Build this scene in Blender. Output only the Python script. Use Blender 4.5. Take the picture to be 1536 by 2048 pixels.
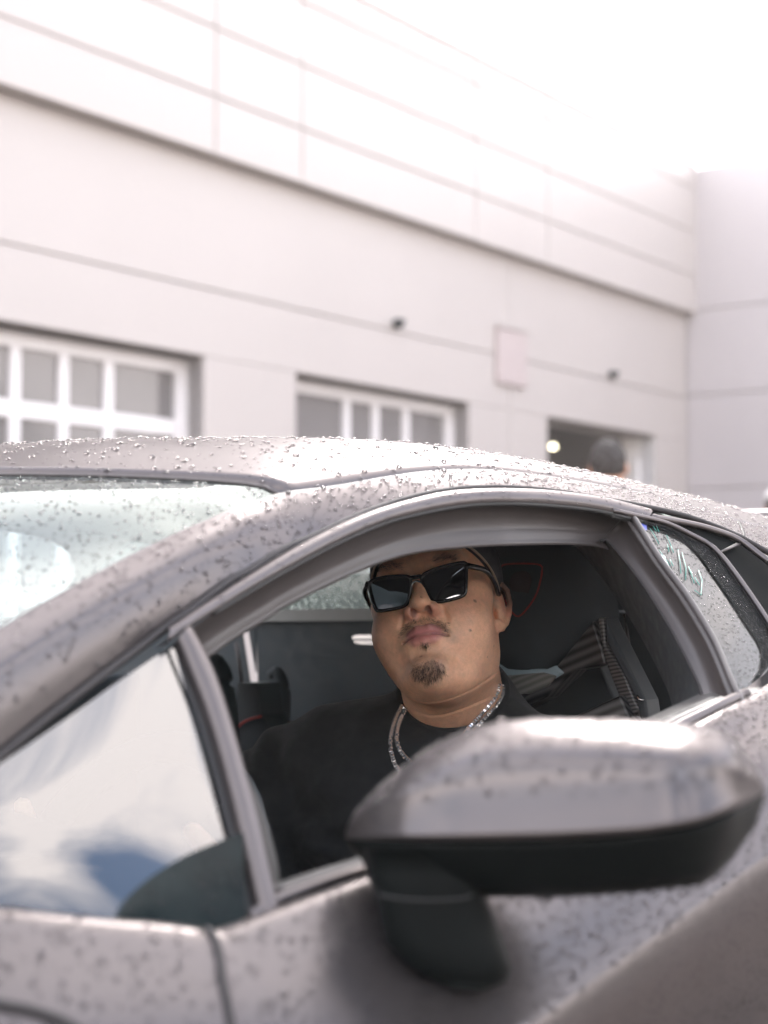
import bpy, bmesh, math, random
import numpy as np
from mathutils import Vector, Matrix
from mathutils.bvhtree import BVHTree

random.seed(7); rng = np.random.default_rng(11)
sc = bpy.context.scene
for o in list(bpy.data.objects): bpy.data.objects.remove(o)
COL = sc.collection
R_ = math.radians

# ------------------------------------------------------------------ camera
# world: x = towards the rear of the car, y = across the car (driver's side is nearest), z = up
TH = R_(42.0); FPX = 3200.0; CZ = 0.97; PIT = math.atan(156.0 / FPX)
CAM = np.array([0.0, 0.0, CZ])
FW = np.array([math.cos(TH) * math.cos(PIT), math.sin(TH) * math.cos(PIT), math.sin(PIT)])
RT = np.array([math.sin(TH), -math.cos(TH), 0.0])
UP = np.cross(RT, FW)
cd = bpy.data.cameras.new('camera'); cam = bpy.data.objects.new('camera', cd); COL.objects.link(cam)
cam.matrix_world = Matrix(((RT[0], UP[0], -FW[0], 0), (RT[1], UP[1], -FW[1], 0), (RT[2], UP[2], -FW[2], CZ), (0, 0, 0, 1)))
cd.sensor_fit = 'HORIZONTAL'; cd.sensor_width = 24.0; cd.lens = FPX / 1536.0 * 24.0
cd.clip_start = 0.05; cd.clip_end = 3000
cd.dof.use_dof = True; cd.dof.focus_distance = 1.80; cd.dof.aperture_fstop = 3.7; cd.dof.aperture_blades = 9
sc.camera = cam
sc.render.engine = 'CYCLES'
sc.render.resolution_x = 768; sc.render.resolution_y = 1024
sc.view_settings.view_transform = 'Standard'; sc.view_settings.look = 'None'
sc.view_settings.gamma = 1.0; sc.view_settings.exposure = 2.45
sc.view_settings.use_curve_mapping = False
try:
    sc.cycles.caustics_reflective = False; sc.cycles.caustics_refractive = False
    sc.cycles.max_bounces = 10; sc.cycles.transparent_max_bounces = 16
except Exception: pass

# ------------------------------------------------------------------ sky and sun
SUN_AZ = TH - R_(7.0); SUN_EL = R_(33.0)          # sun stands beyond the building, a little right of the view
SUN = np.array([math.cos(SUN_AZ) * math.cos(SUN_EL), math.sin(SUN_AZ) * math.cos(SUN_EL), math.sin(SUN_EL)])
w = bpy.data.worlds.new('World'); sc.world = w; w.use_nodes = True
nt = w.node_tree; nt.nodes.clear()
def wn(t, **k):
    n = nt.nodes.new(t)
    for a, b in k.items(): setattr(n, a, b)
    return n
sky = wn('ShaderNodeTexSky', sky_type='NISHITA'); sky.sun_disc = False
sky.sun_elevation = SUN_EL; sky.sun_rotation = math.atan2(SUN[0], SUN[1]); sky.air_density = 1.2; sky.dust_density = 1.5
bg = wn('ShaderNodeBackground'); bg.inputs['Strength'].default_value = 0.11
nt.links.new(sky.outputs[0], bg.inputs['Color'])
tc = wn('ShaderNodeTexCoord')
mp = wn('ShaderNodeMapping'); mp.inputs['Scale'].default_value = (1.0, 1.0, 1.6); mp.inputs['Location'].default_value = (3.1, 0.4, 0.2)
nt.links.new(tc.outputs['Generated'], mp.inputs['Vector'])
ns = wn('ShaderNodeTexNoise'); ns.inputs['Scale'].default_value = 4.5; ns.inputs['Detail'].default_value = 7; ns.inputs['Roughness'].default_value = 0.52
nt.links.new(mp.outputs[0], ns.inputs['Vector'])
rp = wn('ShaderNodeValToRGB'); rp.color_ramp.elements[0].position = 0.44; rp.color_ramp.elements[1].position = 0.62
nt.links.new(ns.outputs['Fac'], rp.inputs['Fac'])
# cloud cover thickens towards the bright part of the sky where the sun is
dt = wn('ShaderNodeVectorMath', operation='DOT_PRODUCT'); dt.inputs[1].default_value = tuple(SUN)
nt.links.new(tc.outputs['Generated'], dt.inputs[0])
mr = wn('ShaderNodeMapRange'); mr.inputs['From Min'].default_value = 0.80; mr.inputs['From Max'].default_value = 0.96
nt.links.new(dt.outputs['Value'], mr.inputs['Value'])
mx = wn('ShaderNodeMath', operation='MAXIMUM'); nt.links.new(rp.outputs[0], mx.inputs[0]); nt.links.new(mr.outputs[0], mx.inputs[1])
# and piles up low over the horizon
sx = wn('ShaderNodeSeparateXYZ'); nt.links.new(tc.outputs['Generated'], sx.inputs[0])
mh = wn('ShaderNodeMapRange'); mh.inputs['From Min'].default_value = 0.50; mh.inputs['From Max'].default_value = 0.15
nt.links.new(sx.outputs['Z'], mh.inputs['Value'])
mx2 = wn('ShaderNodeMath', operation='MAXIMUM'); nt.links.new(mx.outputs[0], mx2.inputs[0]); nt.links.new(mh.outputs[0], mx2.inputs[1])
cs = wn('ShaderNodeMath', operation='MULTIPLY_ADD'); cs.inputs[1].default_value = 0.05; cs.inputs[2].default_value = 1.0
nt.links.new(mr.outputs[0], cs.inputs[0])
cb = wn('ShaderNodeBackground'); cb.inputs['Color'].default_value = (1.0, 0.925, 0.905, 1)
nt.links.new(cs.outputs[0], cb.inputs['Strength'])
mxs = wn('ShaderNodeMixShader'); nt.links.new(mx2.outputs[0], mxs.inputs[0]); nt.links.new(bg.outputs[0], mxs.inputs[1]); nt.links.new(cb.outputs[0], mxs.inputs[2])
wo = wn('ShaderNodeOutputWorld'); nt.links.new(mxs.outputs[0], wo.inputs['Surface'])
sd = bpy.data.lights.new('sun', 'SUN'); sd.energy = 0.6; sd.angle = R_(12.0); sd.color = (1.0, 0.95, 0.9)
so = bpy.data.objects.new('sun', sd); COL.objects.link(so)
so.rotation_euler = Vector(tuple(-SUN)).to_track_quat('-Z', 'Y').to_euler()

# ------------------------------------------------------------------ helpers
def ray(px, py):
    """direction of a photograph pixel, one metre deep"""
    return FW + (px - 768.0) / FPX * RT - (py - 1024.0) / FPX * UP
def at_depth(px, py, d): return CAM + ray(px, py) * d
def at_y(px, py, y): r = ray(px, py); return CAM + r * (y / r[1])
def at_x(px, py, x): r = ray(px, py); return CAM + r * (x / r[0])
def at_fn(px, py, fn, lo=0.3, hi=4.0):
    """first point on the pixel's ray where y >= fn(x, z)"""
    r = ray(px, py)
    ts = np.linspace(lo, hi, 400)
    v = [(CAM + r * t) for t in ts]
    g = np.array([p[1] - fn(p[0], p[2]) for p in v])
    k = np.where((g[:-1] < 0) & (g[1:] >= 0))[0]
    i = int(k[0]) if len(k) else 0
    a, b = ts[i], ts[i + 1]
    for _ in range(30):
        m = 0.5 * (a + b); p = CAM + r * m
        if p[1] - fn(p[0], p[2]) < 0: a = m
        else: b = m
    return CAM + r * a
def smooth_poly(pts, n, closed=False):
    """Catmull-Rom resampling of a 2D/3D polyline, uniform in arc length"""
    P = np.array(pts, float)
    if closed: P = np.vstack([P[-1], P, P[0], P[1]])
    else: P = np.vstack([2 * P[0] - P[1], P, 2 * P[-1] - P[-2]])
    out = []
    for i in range(1, len(P) - 2):
        p0, p1, p2, p3 = P[i - 1], P[i], P[i + 1], P[i + 2]
        for t in np.linspace(0, 1, 14, endpoint=False):
            out.append(0.5 * ((2 * p1) + (-p0 + p2) * t + (2 * p0 - 5 * p1 + 4 * p2 - p3) * t * t + (-p0 + 3 * p1 - 3 * p2 + p3) * t ** 3))
    out.append(P[-2]); out = np.array(out)
    s = np.r_[0, np.cumsum(np.linalg.norm(np.diff(out, axis=0), axis=1))]
    t = np.linspace(0, s[-1], n + (1 if closed else 0))
    q = np.stack([np.interp(t, s, out[:, k]) for k in range(out.shape[1])], -1)
    return q[:-1] if closed else q

def mesh_obj(name, V, F, mat, parent=None, smooth=True, cols=None):
    me = bpy.data.meshes.new(name)
    me.from_pydata([tuple(map(float, v)) for v in V], [], [tuple(int(i) for i in f) for f in F]); me.update()
    if smooth: me.polygons.foreach_set('use_smooth', [True] * len(me.polygons))
    if cols is not None:
        at = me.color_attributes.new('col', 'FLOAT_COLOR', 'POINT')
        c4 = np.ones((len(V), 4), np.float32); c4[:, :3] = cols
        at.data.foreach_set('color', c4.ravel())
    if mat is not None: me.materials.append(mat)
    o = bpy.data.objects.new(name, me); COL.objects.link(o)
    if parent is not None:
        o.parent = parent
        if parent.type == 'EMPTY' or True: o.matrix_parent_inverse = Matrix.Translation(-world_loc(parent))
    return o
def world_loc(o):
    v = Vector((0, 0, 0))
    while o is not None:
        v = v + o.location + (o.matrix_parent_inverse.to_translation() if o.parent else Vector((0, 0, 0))); o = o.parent
    return v
def thing(name, label, cat, loc=(0, 0, 0), group=None):
    o = bpy.data.objects.new(name, None); COL.objects.link(o); o.location = loc; o.empty_display_size = 0.1
    o['label'] = label; o['category'] = cat
    if group: o['group'] = group
    return o
def tag(o, label, cat, group=None):
    o['label'] = label; o['category'] = cat
    if group: o['group'] = group
    return o
def grid_faces(nu, nv, off=0, wrap=False):
    F = []
    for i in range(nu - 1):
        for j in range(nv - 1 if not wrap else nv):
            k = (j + 1) % nv
            F.append((off + i * nv + j, off + (i + 1) * nv + j, off + (i + 1) * nv + k, off + i * nv + k))
    return F
def sheet(name, rows, mat, parent=None, flip=False):
    rows = np.array(rows, float); nu, nv = rows.shape[:2]
    F = grid_faces(nu, nv)
    # faces point outwards, to where the street is
    e = rows[1:, :-1] - rows[:-1, :-1]; f_ = rows[:-1, 1:] - rows[:-1, :-1]
    n = np.cross(e.reshape(-1, 3), f_.reshape(-1, 3)).sum(0)
    if n @ (CAM - rows.reshape(-1, 3).mean(0)) < 0: flip = not flip
    if flip: F = [f[::-1] for f in F]
    return mesh_obj(name, rows.reshape(-1, 3), F, mat, parent)
def solid_sheet(name, rows, thick, mat, parent=None):
    """a grid of points given thickness (thick = 3-vector, the way its back lies)"""
    A = np.array(rows, float); B = A + np.array(thick)
    nu, nv = A.shape[:2]; n = nu * nv
    F = grid_faces(nu, nv) + [f[::-1] for f in grid_faces(nu, nv, n)]
    for i in range(nu - 1):
        a, b = i * nv, (i + 1) * nv
        F.append((b, a, n + a, n + b)); a += nv - 1; b += nv - 1; F.append((a, b, n + b, n + a))
    for j in range(nv - 1):
        F.append((j, j + 1, n + j + 1, n + j)); a = (nu - 1) * nv + j; F.append((a + 1, a, n + a, n + a + 1))
    V = np.vstack([A.reshape(-1, 3), B.reshape(-1, 3)])
    return mesh_obj(name, V, F, mat, parent)
def tube(name, pts, r, mat, parent=None, seg=8, n=None, closed=False):
    P = np.array(pts, float)
    if n: P = smooth_poly(P, n, closed)
    N = len(P); rr = np.ones(N) * r if np.isscalar(r) else np.interp(np.linspace(0, 1, N), np.linspace(0, 1, len(r)), r)
    V = []; up = np.array([0.13, 0.29, 0.95])
    for i in range(N):
        t = (P[(i + 1) % N] - P[i - 1]) if closed else (P[min(i + 1, N - 1)] - P[max(i - 1, 0)])
        t = t / (np.linalg.norm(t) + 1e-12)
        a = np.cross(t, up); a /= np.linalg.norm(a) + 1e-12; b = np.cross(t, a)
        for k in range(seg):
            q = 2 * math.pi * k / seg
            V.append(P[i] + rr[i] * (math.cos(q) * a + math.sin(q) * b))
    F = grid_faces(N, seg, 0, True)
    if closed:
        F += [((N - 1) * seg + j, j, (j + 1) % seg, (N - 1) * seg + (j + 1) % seg) for j in range(seg)]
    else:
        F += [tuple(range(seg)), tuple((N - 1) * seg + k for k in range(seg))[::-1]]
    return mesh_obj(name, V, F, mat, parent)
def rings(name, RR, mat, parent=None, caps=True):
    RR = np.array(RR, float); nu, nv = RR.shape[:2]
    F = grid_faces(nu, nv, 0, True)
    if caps: F += [tuple(range(nv))[::-1], tuple((nu - 1) * nv + k for k in range(nv))]
    return mesh_obj(name, RR.reshape(-1, 3), F, mat, parent)
BOXF = [(0, 1, 3, 2), (4, 6, 7, 5), (0, 4, 5, 1), (2, 3, 7, 6), (0, 2, 6, 4), (1, 5, 7, 3)]
def box_verts(o, ex, ey, ez):
    o, ex, ey, ez = map(lambda a: np.array(a, float), (o, ex, ey, ez))
    return [o + i * ex + j * ey + k * ez for i in (0, 1) for j in (0, 1) for k in (0, 1)]
def bevel(o, w_=0.004, seg=2):
    m = o.modifiers.new('bevel', 'BEVEL'); m.width = w_; m.segments = seg; m.limit_method = 'ANGLE'; m.angle_limit = R_(35)
    return o
def prism(name, pts, thick, mat, parent=None, bev=0):
    """closed outline of 3D points given thickness"""
    A = np.array(pts, float); n = len(A); B = A + np.array(thick)
    F = [tuple(range(n)), tuple(range(n, 2 * n))[::-1]] + [((i + 1) % n, i, n + i, n + (i + 1) % n) for i in range(n)]
    o = mesh_obj(name, np.vstack([A, B]), F, mat, parent, smooth=False)
    if bev: bevel(o, bev)
    return o

# ------------------------------------------------------------------ materials
MATS = {}
def mat(name, col, rough=0.5, metal=0.0, **k):
    if name in MATS: return MATS[name]
    m = bpy.data.materials.new(name); m.use_nodes = True; t = m.node_tree; b = t.nodes['Principled BSDF']
    b.inputs['Base Color'].default_value = (*col, 1); b.inputs['Roughness'].default_value = rough; b.inputs['Metallic'].default_value = metal
    for a, v in k.items():
        if a in ('noise', 'bump', 'vcol'): continue
        b.inputs[a].default_value = v
    L = t.links
    src = None
    if k.get('vcol'):
        vc = t.nodes.new('ShaderNodeVertexColor'); vc.layer_name = 'col'; src = vc.outputs['Color']
    if 'noise' in k:
        sc_, amt = k['noise']
        tc = t.nodes.new('ShaderNodeTexCoord'); nz = t.nodes.new('ShaderNodeTexNoise'); nz.inputs['Scale'].default_value = sc_; nz.inputs['Detail'].default_value = 6
        L.new(tc.outputs['Object'], nz.inputs['Vector'])
        mr = t.nodes.new('ShaderNodeMapRange'); mr.inputs['From Min'].default_value = 0.25; mr.inputs['From Max'].default_value = 0.75
        mr.inputs['To Min'].default_value = 1 - amt; mr.inputs['To Max'].default_value = 1 + amt
        L.new(nz.outputs['Fac'], mr.inputs['Value'])
        mm = t.nodes.new('ShaderNodeVectorMath'); mm.operation = 'SCALE'
        if src is None: mm.inputs[0].default_value = col
        else: L.new(src, mm.inputs[0])
        L.new(mr.outputs[0], mm.inputs['Scale']); src = mm.outputs[0]
        mr2 = t.nodes.new('ShaderNodeMapRange'); mr2.inputs['From Min'].default_value = 0.3; mr2.inputs['From Max'].default_value = 0.7
        mr2.inputs['To Min'].default_value = max(0.02, rough * (1 - amt)); mr2.inputs['To Max'].default_value = min(1, rough * (1 + amt))
        L.new(nz.outputs['Fac'], mr2.inputs['Value']); L.new(mr2.outputs[0], b.inputs['Roughness'])
    if src is not None: L.new(src, b.inputs['Base Color'])
    if 'bump' in k:
        sc_, st = k['bump']
        tc = t.nodes.new('ShaderNodeTexCoord'); nz = t.nodes.new('ShaderNodeTexNoise'); nz.inputs['Scale'].default_value = sc_; nz.inputs['Detail'].default_value = 5
        L.new(tc.outputs['Object'], nz.inputs['Vector'])
        bp = t.nodes.new('ShaderNodeBump'); bp.inputs['Strength'].default_value = st; bp.inputs['Distance'].default_value = 0.002
        L.new(nz.outputs['Fac'], bp.inputs['Height']); L.new(bp.outputs[0], b.inputs['Normal'])
    MATS[name] = m; return m
def glass_mat(name, tint, ior=1.5, rough=0.0, refl=(1, 1, 1)):
    m = bpy.data.materials.new(name); m.use_nodes = True; t = m.node_tree; t.nodes.clear()
    fr = t.nodes.new('ShaderNodeFresnel'); fr.inputs['IOR'].default_value = ior
    tr = t.nodes.new('ShaderNodeBsdfTransparent'); tr.inputs['Color'].default_value = (*tint, 1)
    gl = t.nodes.new('ShaderNodeBsdfGlossy'); gl.inputs['Roughness'].default_value = rough; gl.inputs['Color'].default_value = (*refl, 1)
    mx = t.nodes.new('ShaderNodeMixShader'); o = t.nodes.new('ShaderNodeOutputMaterial')
    t.links.new(fr.outputs[0], mx.inputs[0]); t.links.new(tr.outputs[0], mx.inputs[1]); t.links.new(gl.outputs[0], mx.inputs[2]); t.links.new(mx.outputs[0], o.inputs['Surface'])
    return m
def weave_mat(name, c0, c1, scale, rough=0.3, axis=(1, 0.6, 0.4)):
    m = bpy.data.materials.new(name); m.use_nodes = True; t = m.node_tree; b = t.nodes['Principled BSDF']
    tc = t.nodes.new('ShaderNodeTexCoord'); mp = t.nodes.new('ShaderNodeMapping'); mp.inputs['Rotation'].default_value = axis
    wv = t.nodes.new('ShaderNodeTexWave'); wv.inputs['Scale'].default_value = scale; wv.inputs['Distortion'].default_value = 0.3
    cr = t.nodes.new('ShaderNodeValToRGB'); cr.color_ramp.elements[0].color = (*c0, 1); cr.color_ramp.elements[1].color = (*c1, 1)
    t.links.new(tc.outputs['Object'], mp.inputs[0]); t.links.new(mp.outputs[0], wv.inputs[0]); t.links.new(wv.outputs['Fac'], cr.inputs[0]); t.links.new(cr.outputs[0], b.inputs['Base Color'])
    b.inputs['Roughness'].default_value = rough
    return m
M_paint = mat('satin_grey_paint', (0.118, 0.107, 0.106), 0.29, 0.80, noise=(9, 0.05), **{'Specular Tint': (0.55, 0.54, 0.55, 1), 'Specular IOR Level': 0.3})
M_black = mat('black_plastic', (0.004, 0.0055, 0.0055), 0.45, noise=(30, 0.12), **{'Specular IOR Level': 0.10})
M_matte = mat('matte_black', (0.005, 0.006, 0.006), 0.7, **{'Specular IOR Level': 0.02})
M_dark = mat('dark_trim', (0.038, 0.045, 0.049), 0.6, noise=(60, 0.2), bump=(900, 0.15))
M_dash = mat('dark_suede', (0.042, 0.052, 0.057), 0.9, noise=(40, 0.25), bump=(1200, 0.3))
M_seal = mat('grey_rubber_seal', (0.058, 0.050, 0.048), 0.45, noise=(25, 0.1))
M_sealdk = mat('dark_rubber_seal', (0.03, 0.03, 0.03), 0.5)
M_groove = mat('panel_gap', (0.02, 0.017, 0.017), 0.7)
M_red = mat('red_stitching', (0.55, 0.045, 0.03), 0.6)
M_orange = mat('orange_leather', (0.45, 0.13, 0.03), 0.55)
M_carbon = weave_mat('carbon_weave', (0.012, 0.013, 0.014), (0.10, 0.10, 0.10), 42, 0.28)
M_carbon2 = weave_mat('carbon_weave_fine', (0.015, 0.015, 0.015), (0.12, 0.115, 0.11), 75, 0.3, (0.4, 1.2, 0.2))
M_chrome = mat('satin_chrome', (0.75, 0.72, 0.70), 0.22, 1.0)
M_wsglass = glass_mat('windscreen_glass', (0.45, 0.56, 0.55), 1.62, 0.0, (0.90, 1.0, 0.99))
M_sglass = glass_mat('side_glass', (0.20, 0.24, 0.24), 2.2, 0.03)
M_rglass = glass_mat('tinted_rear_glass', (0.30, 0.32, 0.31), 1.22)
M_bglass = glass_mat('added_green_tinted_sheet', (0.62, 0.80, 0.75), 1.5)
M_clear = mat('clear_water', (1, 1, 1), 0.0, 0.0, **{'Transmission Weight': 1.0, 'IOR': 1.333})
M_water = mat('dark_tinted_water', (0.60, 0.58, 0.585), 0.0, 0.0, **{'Transmission Weight': 1.0, 'IOR': 1.333})  # grey tint puts the drops' dark refracted rims into the colour

# ------------------------------------------------------------------ ground
gV = [(-400, -400, 0), (400, -400, 0), (400, 400, 0), (-400, 400, 0)]
M_asph = mat('wet_concrete', (0.24, 0.205, 0.178), 0.5, noise=(0.6, 0.3), bump=(120, 0.5))
g = mesh_obj('ground', gV, [(0, 1, 2, 3)], M_asph, smooth=False); g['kind'] = 'structure'

# ------------------------------------------------------------------ workshop building
WA = R_(6.4); WD = np.array([math.cos(WA), math.sin(WA), 0]); WN = np.array([math.sin(WA), -math.cos(WA), 0])   # along, outward
WP = 9.4
def wall_sz(px, py, back=0.0):
    r = ray(px, py); d = -WN[:2]; t = (WP + back) / (r[0] * d[0] + r[1] * d[1]); p = CAM + r * t
    return float(p @ WD), float(p[2])
def wp(s, z, out=0.0): return WD * s - WN * WP + WN * out + np.array([0, 0, z])
ZB = np.mean([wall_sz(0, 190)[1], wall_sz(1370, 622)[1]])       # underside of the upper band
ZJ = np.mean([wall_sz(0, 488)[1], wall_sz(768, 655)[1]])        # joint in the lower wall
ZD = np.mean([wall_sz(200, 680)[1], wall_sz(765, 773)[1]])      # top of the door openings
SC = wall_sz(1372, 620)[0]                                      # corner with the side wing
ZT = np.mean([wall_sz(1372, 342)[1]])
S0 = wall_sz(-200, 900)[0] - 6
M_wall = mat('white_metal_cladding', (0.475, 0.435, 0.412), 0.42, noise=(0.8, 0.025))
M_wing = mat('grey_cladding', (0.45, 0.42, 0.425), 0.42, noise=(0.7, 0.03))
M_joint = mat('panel_joint', (0.42, 0.385, 0.368), 0.8)
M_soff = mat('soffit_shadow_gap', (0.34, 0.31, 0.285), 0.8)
M_frame = mat('white_door_frame', (0.80, 0.775, 0.77), 0.35, noise=(5, 0.02))
M_pane = mat('grey_door_pane', (0.19, 0.178, 0.174), 0.08, noise=(2, 0.08))
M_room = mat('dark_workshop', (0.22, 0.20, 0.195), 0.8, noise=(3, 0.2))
bld = thing('workshop_building', 'pale metal clad workshop with overhanging upper band and glazed garage doors', 'building', tuple(wp((S0 + SC) / 2, 0, -3)))
def panel_part(name, s0, s1, z0, z1, o0, o1, m, parent=None, b=0.006, gap=0.007):
    V = box_verts(wp(s0 + gap, z0 + gap, o0), WD * (s1 - s0 - 2 * gap), WN * (o1 - o0), np.array([0, 0, z1 - z0 - 2 * gap]))
    o = mesh_obj(name, V, BOXF, m, parent or bld, smooth=False)
    if b: bevel(o, b, 1)
    return o
doors = []                                                       # (s0, s1) of the three openings
doors.append((wall_sz(-330, 700)[0], wall_sz(409, 800)[0]))
doors.append((wall_sz(592, 800)[0], wall_sz(939, 850)[0]))
doors.append((wall_sz(1095, 880)[0], wall_sz(1312, 920)[0]))
# backing behind the joints, with holes left for the doors
edges = [S0] + [e for d in doors for e in d] + [SC]
for k in range(0, len(edges), 2):
    panel_part('wall_backing', edges[k], edges[k + 1], 0, ZD, -0.20, -0.03, M_joint, b=0, gap=0)
panel_part('wall_backing', S0, SC, ZD, ZT - 0.02, -0.20, -0.03, M_joint, b=0, gap=0)
# lower wall panels
zs_low = [0, 1.05, ZD - 0.86 if False else 2.1, ZD]
SV = wall_sz(1020, 700)[0]
for k in range(0, len(edges), 2):
    a, b_ = edges[k], edges[k + 1]
    cuts = [a] + [s for s in (SV,) if a + .3 < s < b_ - .3] + [b_]
    for c0, c1 in zip(cuts[:-1], cuts[1:]):
        for z0, z1 in ((0.0, 2.22), (2.22, ZD)):
            panel_part('wall_panel', c0 - (0.009 if c0 == a else 0), c1 + (0.009 if c1 == b_ else 0), z0, z1 + (0.012 if z1 == ZD else 0), -0.03, 0.0, M_wall)
cutS = [S0, wall_sz(-700, 600)[0], SV, SC]
cutS = sorted(c for c in cutS if c >= S0)
for c0, c1 in zip(cutS[:-1], cutS[1:]):
    panel_part('wall_panel', c0, c1, ZD, ZJ, -0.03, 0.0, M_wall)
    panel_part('wall_panel', c0, c1, ZJ, ZB + .02, -0.03, 0.0, M_wall)
# upper band, proud of the wall, its soffit making the dark line
OV = 0.17
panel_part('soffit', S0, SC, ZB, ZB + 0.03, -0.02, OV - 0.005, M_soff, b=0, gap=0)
zj = [ZB - 0.02]
for q in ((0, 30), (435, 57), (768, 80)):
    r = ray(*q); d = -WN[:2]; t = (WP - OV) / (r[0] * d[0] + r[1] * d[1]); zj.append(float((CAM + r * t)[2]))
zj.append(ZT)
zj = sorted(set(round(z, 3) for z in zj))
bandS = sorted([S0] + [wall_sz(x, y, -OV)[0] for x, y in ((432, 200), (605, 200), (952, 420), (1096, 480))] + [SC])
panel_part('band_backing', S0, SC, ZB + 0.03, ZT - 0.01, -0.02, OV - 0.025, M_joint, b=0, gap=0)
for z0, z1 in zip(zj[:-1], zj[1:]):
    for c0, c1 in zip(bandS[:-1], bandS[1:]):
        panel_part('band_panel', c0, c1, z0, z1, OV - 0.025, OV, M_wall, gap=0.008)
panel_part('parapet_cap', S0, SC, ZT, ZT + 0.05, -0.3, OV + 0.02, M_wall, gap=0)
# side wing coming towards the camera
wcorner = wp(SC, 0, 0)
wing_len = 9.0
def wing_part(name, a0, a1, z0, z1, o0, o1, m, b=0.006, gap=0.009):
    # a runs along WN (towards camera), o is out of the wall along -WD
    V = box_verts(wcorner + WN * (a0 + gap) - WD * o0 + np.array([0, 0, z0 + gap]), WN * (a1 - a0 - 2 * gap), -WD * (o1 - o0), np.array([0, 0, z1 - z0 - 2 * gap]))
    o = mesh_obj(name, V, [f[::-1] for f in BOXF], m, bld, smooth=False)
    if b: bevel(o, b, 1)
    return o
ZT2 = ZT + 0.0
wing_part('wing_backing', -0.3, wing_len, 0, ZT2 - .02, -0.3, 0.0, M_joint, b=0, gap=0)
wz = [0, 1.3, 2.35, ZJ + 0.02, ZB + 0.03, ZT2]
for z0, z1 in zip(wz[:-1], wz[1:]):
    for a0, a1 in ((0.0, 4.2), (4.2, wing_len)):
        wing_part('wing_panel', a0, a1, z0, z1, 0.0, 0.03, M_wing)
# glazed sectional doors
REC = 0.26
def glazed_door(s0, s1, mull, rail_z, name_label):
    t = thing('garage_door', name_label, 'garage door', tuple(wp((s0 + s1) / 2, 0, -REC)), 'glazed garage doors')
    fw = 0.10
    panel_part('head_rail', s0, s1, ZD - 0.13, ZD - 0.004, -REC - 0.05, -REC + 0.02, M_frame, t, gap=0)
    for a in (s0, s1 - fw): panel_part('stile', a, a + fw, 0, ZD - 0.13, -REC - 0.05, -REC + 0.02, M_frame, t, gap=0.001)
    xs = [s0 + fw] + mull + [s1 - fw]
    zs = [0.02] + rail_z + [ZD - 0.13]
    for m_ in mull:
        panel_part('mullion', m_ - 0.055, m_ + 0.055, 0.02, ZD - 0.13, -REC - 0.045, -REC + 0.012, M_frame, t, gap=0.001)
    for z in rail_z:
        for x0, x1 in zip(xs[:-1], xs[1:]):
            panel_part('rail', x0 + (0.055 if x0 in mull else 0), x1 - (0.055 if x1 in mull else 0), z - 0.07, z + 0.07, -REC - 0.045, -REC + 0.010, M_frame, t, gap=0.001)
    for x0, x1 in zip(xs[:-1], xs[1:]):
        for z0, z1 in zip(zs[:-1], zs[1:]):
            panel_part('pane', x0, x1, z0, z1, -REC - 0.03, -REC - 0.022, M_pane, t, b=0, gap=0.002)
    return t
mA = [wall_sz(x, 760, REC)[0] for x in (-75, 30, 127, 217)]
zA = wall_sz(217, 840, REC)[1]
glazed_door(doors[0][0], doors[0][1], mA, [zA - 1.5, zA - 0.75, zA], 'nearest glazed white garage door, at the left of the wall')
mB = [wall_sz(x, 820, REC)[0] for x in (693, 751, 812)]
glazed_door(doors[1][0], doors[1][1], mB, [zA - 1.5, zA - 0.75, zA - .12], 'middle glazed white garage door above the car roof')
for s0, s1 in doors:                                             # reveals of the openings
    for a, bb in ((s0, -1), (s1, 1)):
        x0 = a if bb > 0 else a - 0.02
        panel_part('door_jamb', x0, x0 + 0.02, 0, ZD, -REC - 0.25, -0.031, M_frame, gap=0)
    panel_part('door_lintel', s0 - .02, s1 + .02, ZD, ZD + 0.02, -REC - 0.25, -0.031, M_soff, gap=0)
# dark room behind the open door
s0, s1 = doors[2]
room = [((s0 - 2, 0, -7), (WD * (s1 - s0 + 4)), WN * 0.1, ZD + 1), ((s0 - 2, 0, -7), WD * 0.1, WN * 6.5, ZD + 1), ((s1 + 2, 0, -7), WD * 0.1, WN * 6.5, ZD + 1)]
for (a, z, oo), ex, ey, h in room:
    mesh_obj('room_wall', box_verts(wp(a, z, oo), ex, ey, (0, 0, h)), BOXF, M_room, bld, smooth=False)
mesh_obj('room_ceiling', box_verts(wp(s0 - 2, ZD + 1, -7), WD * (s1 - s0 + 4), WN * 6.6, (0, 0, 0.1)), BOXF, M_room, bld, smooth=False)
# open sectional door track at the right jamb
panel_part('door_track', s1 - 0.10, s1 - 0.05, 0, ZD - .3, -REC - 0.05, -REC + 0.05, M_frame, gap=0)
# roof slab so the sun does not fall through the building
mesh_obj('roof_deck', box_verts(wp(S0, ZT - 0.1, -9), WD * (SC - S0), WN * 8.8, (0, 0, 0.08)), BOXF, M_joint, bld, smooth=False)
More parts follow.
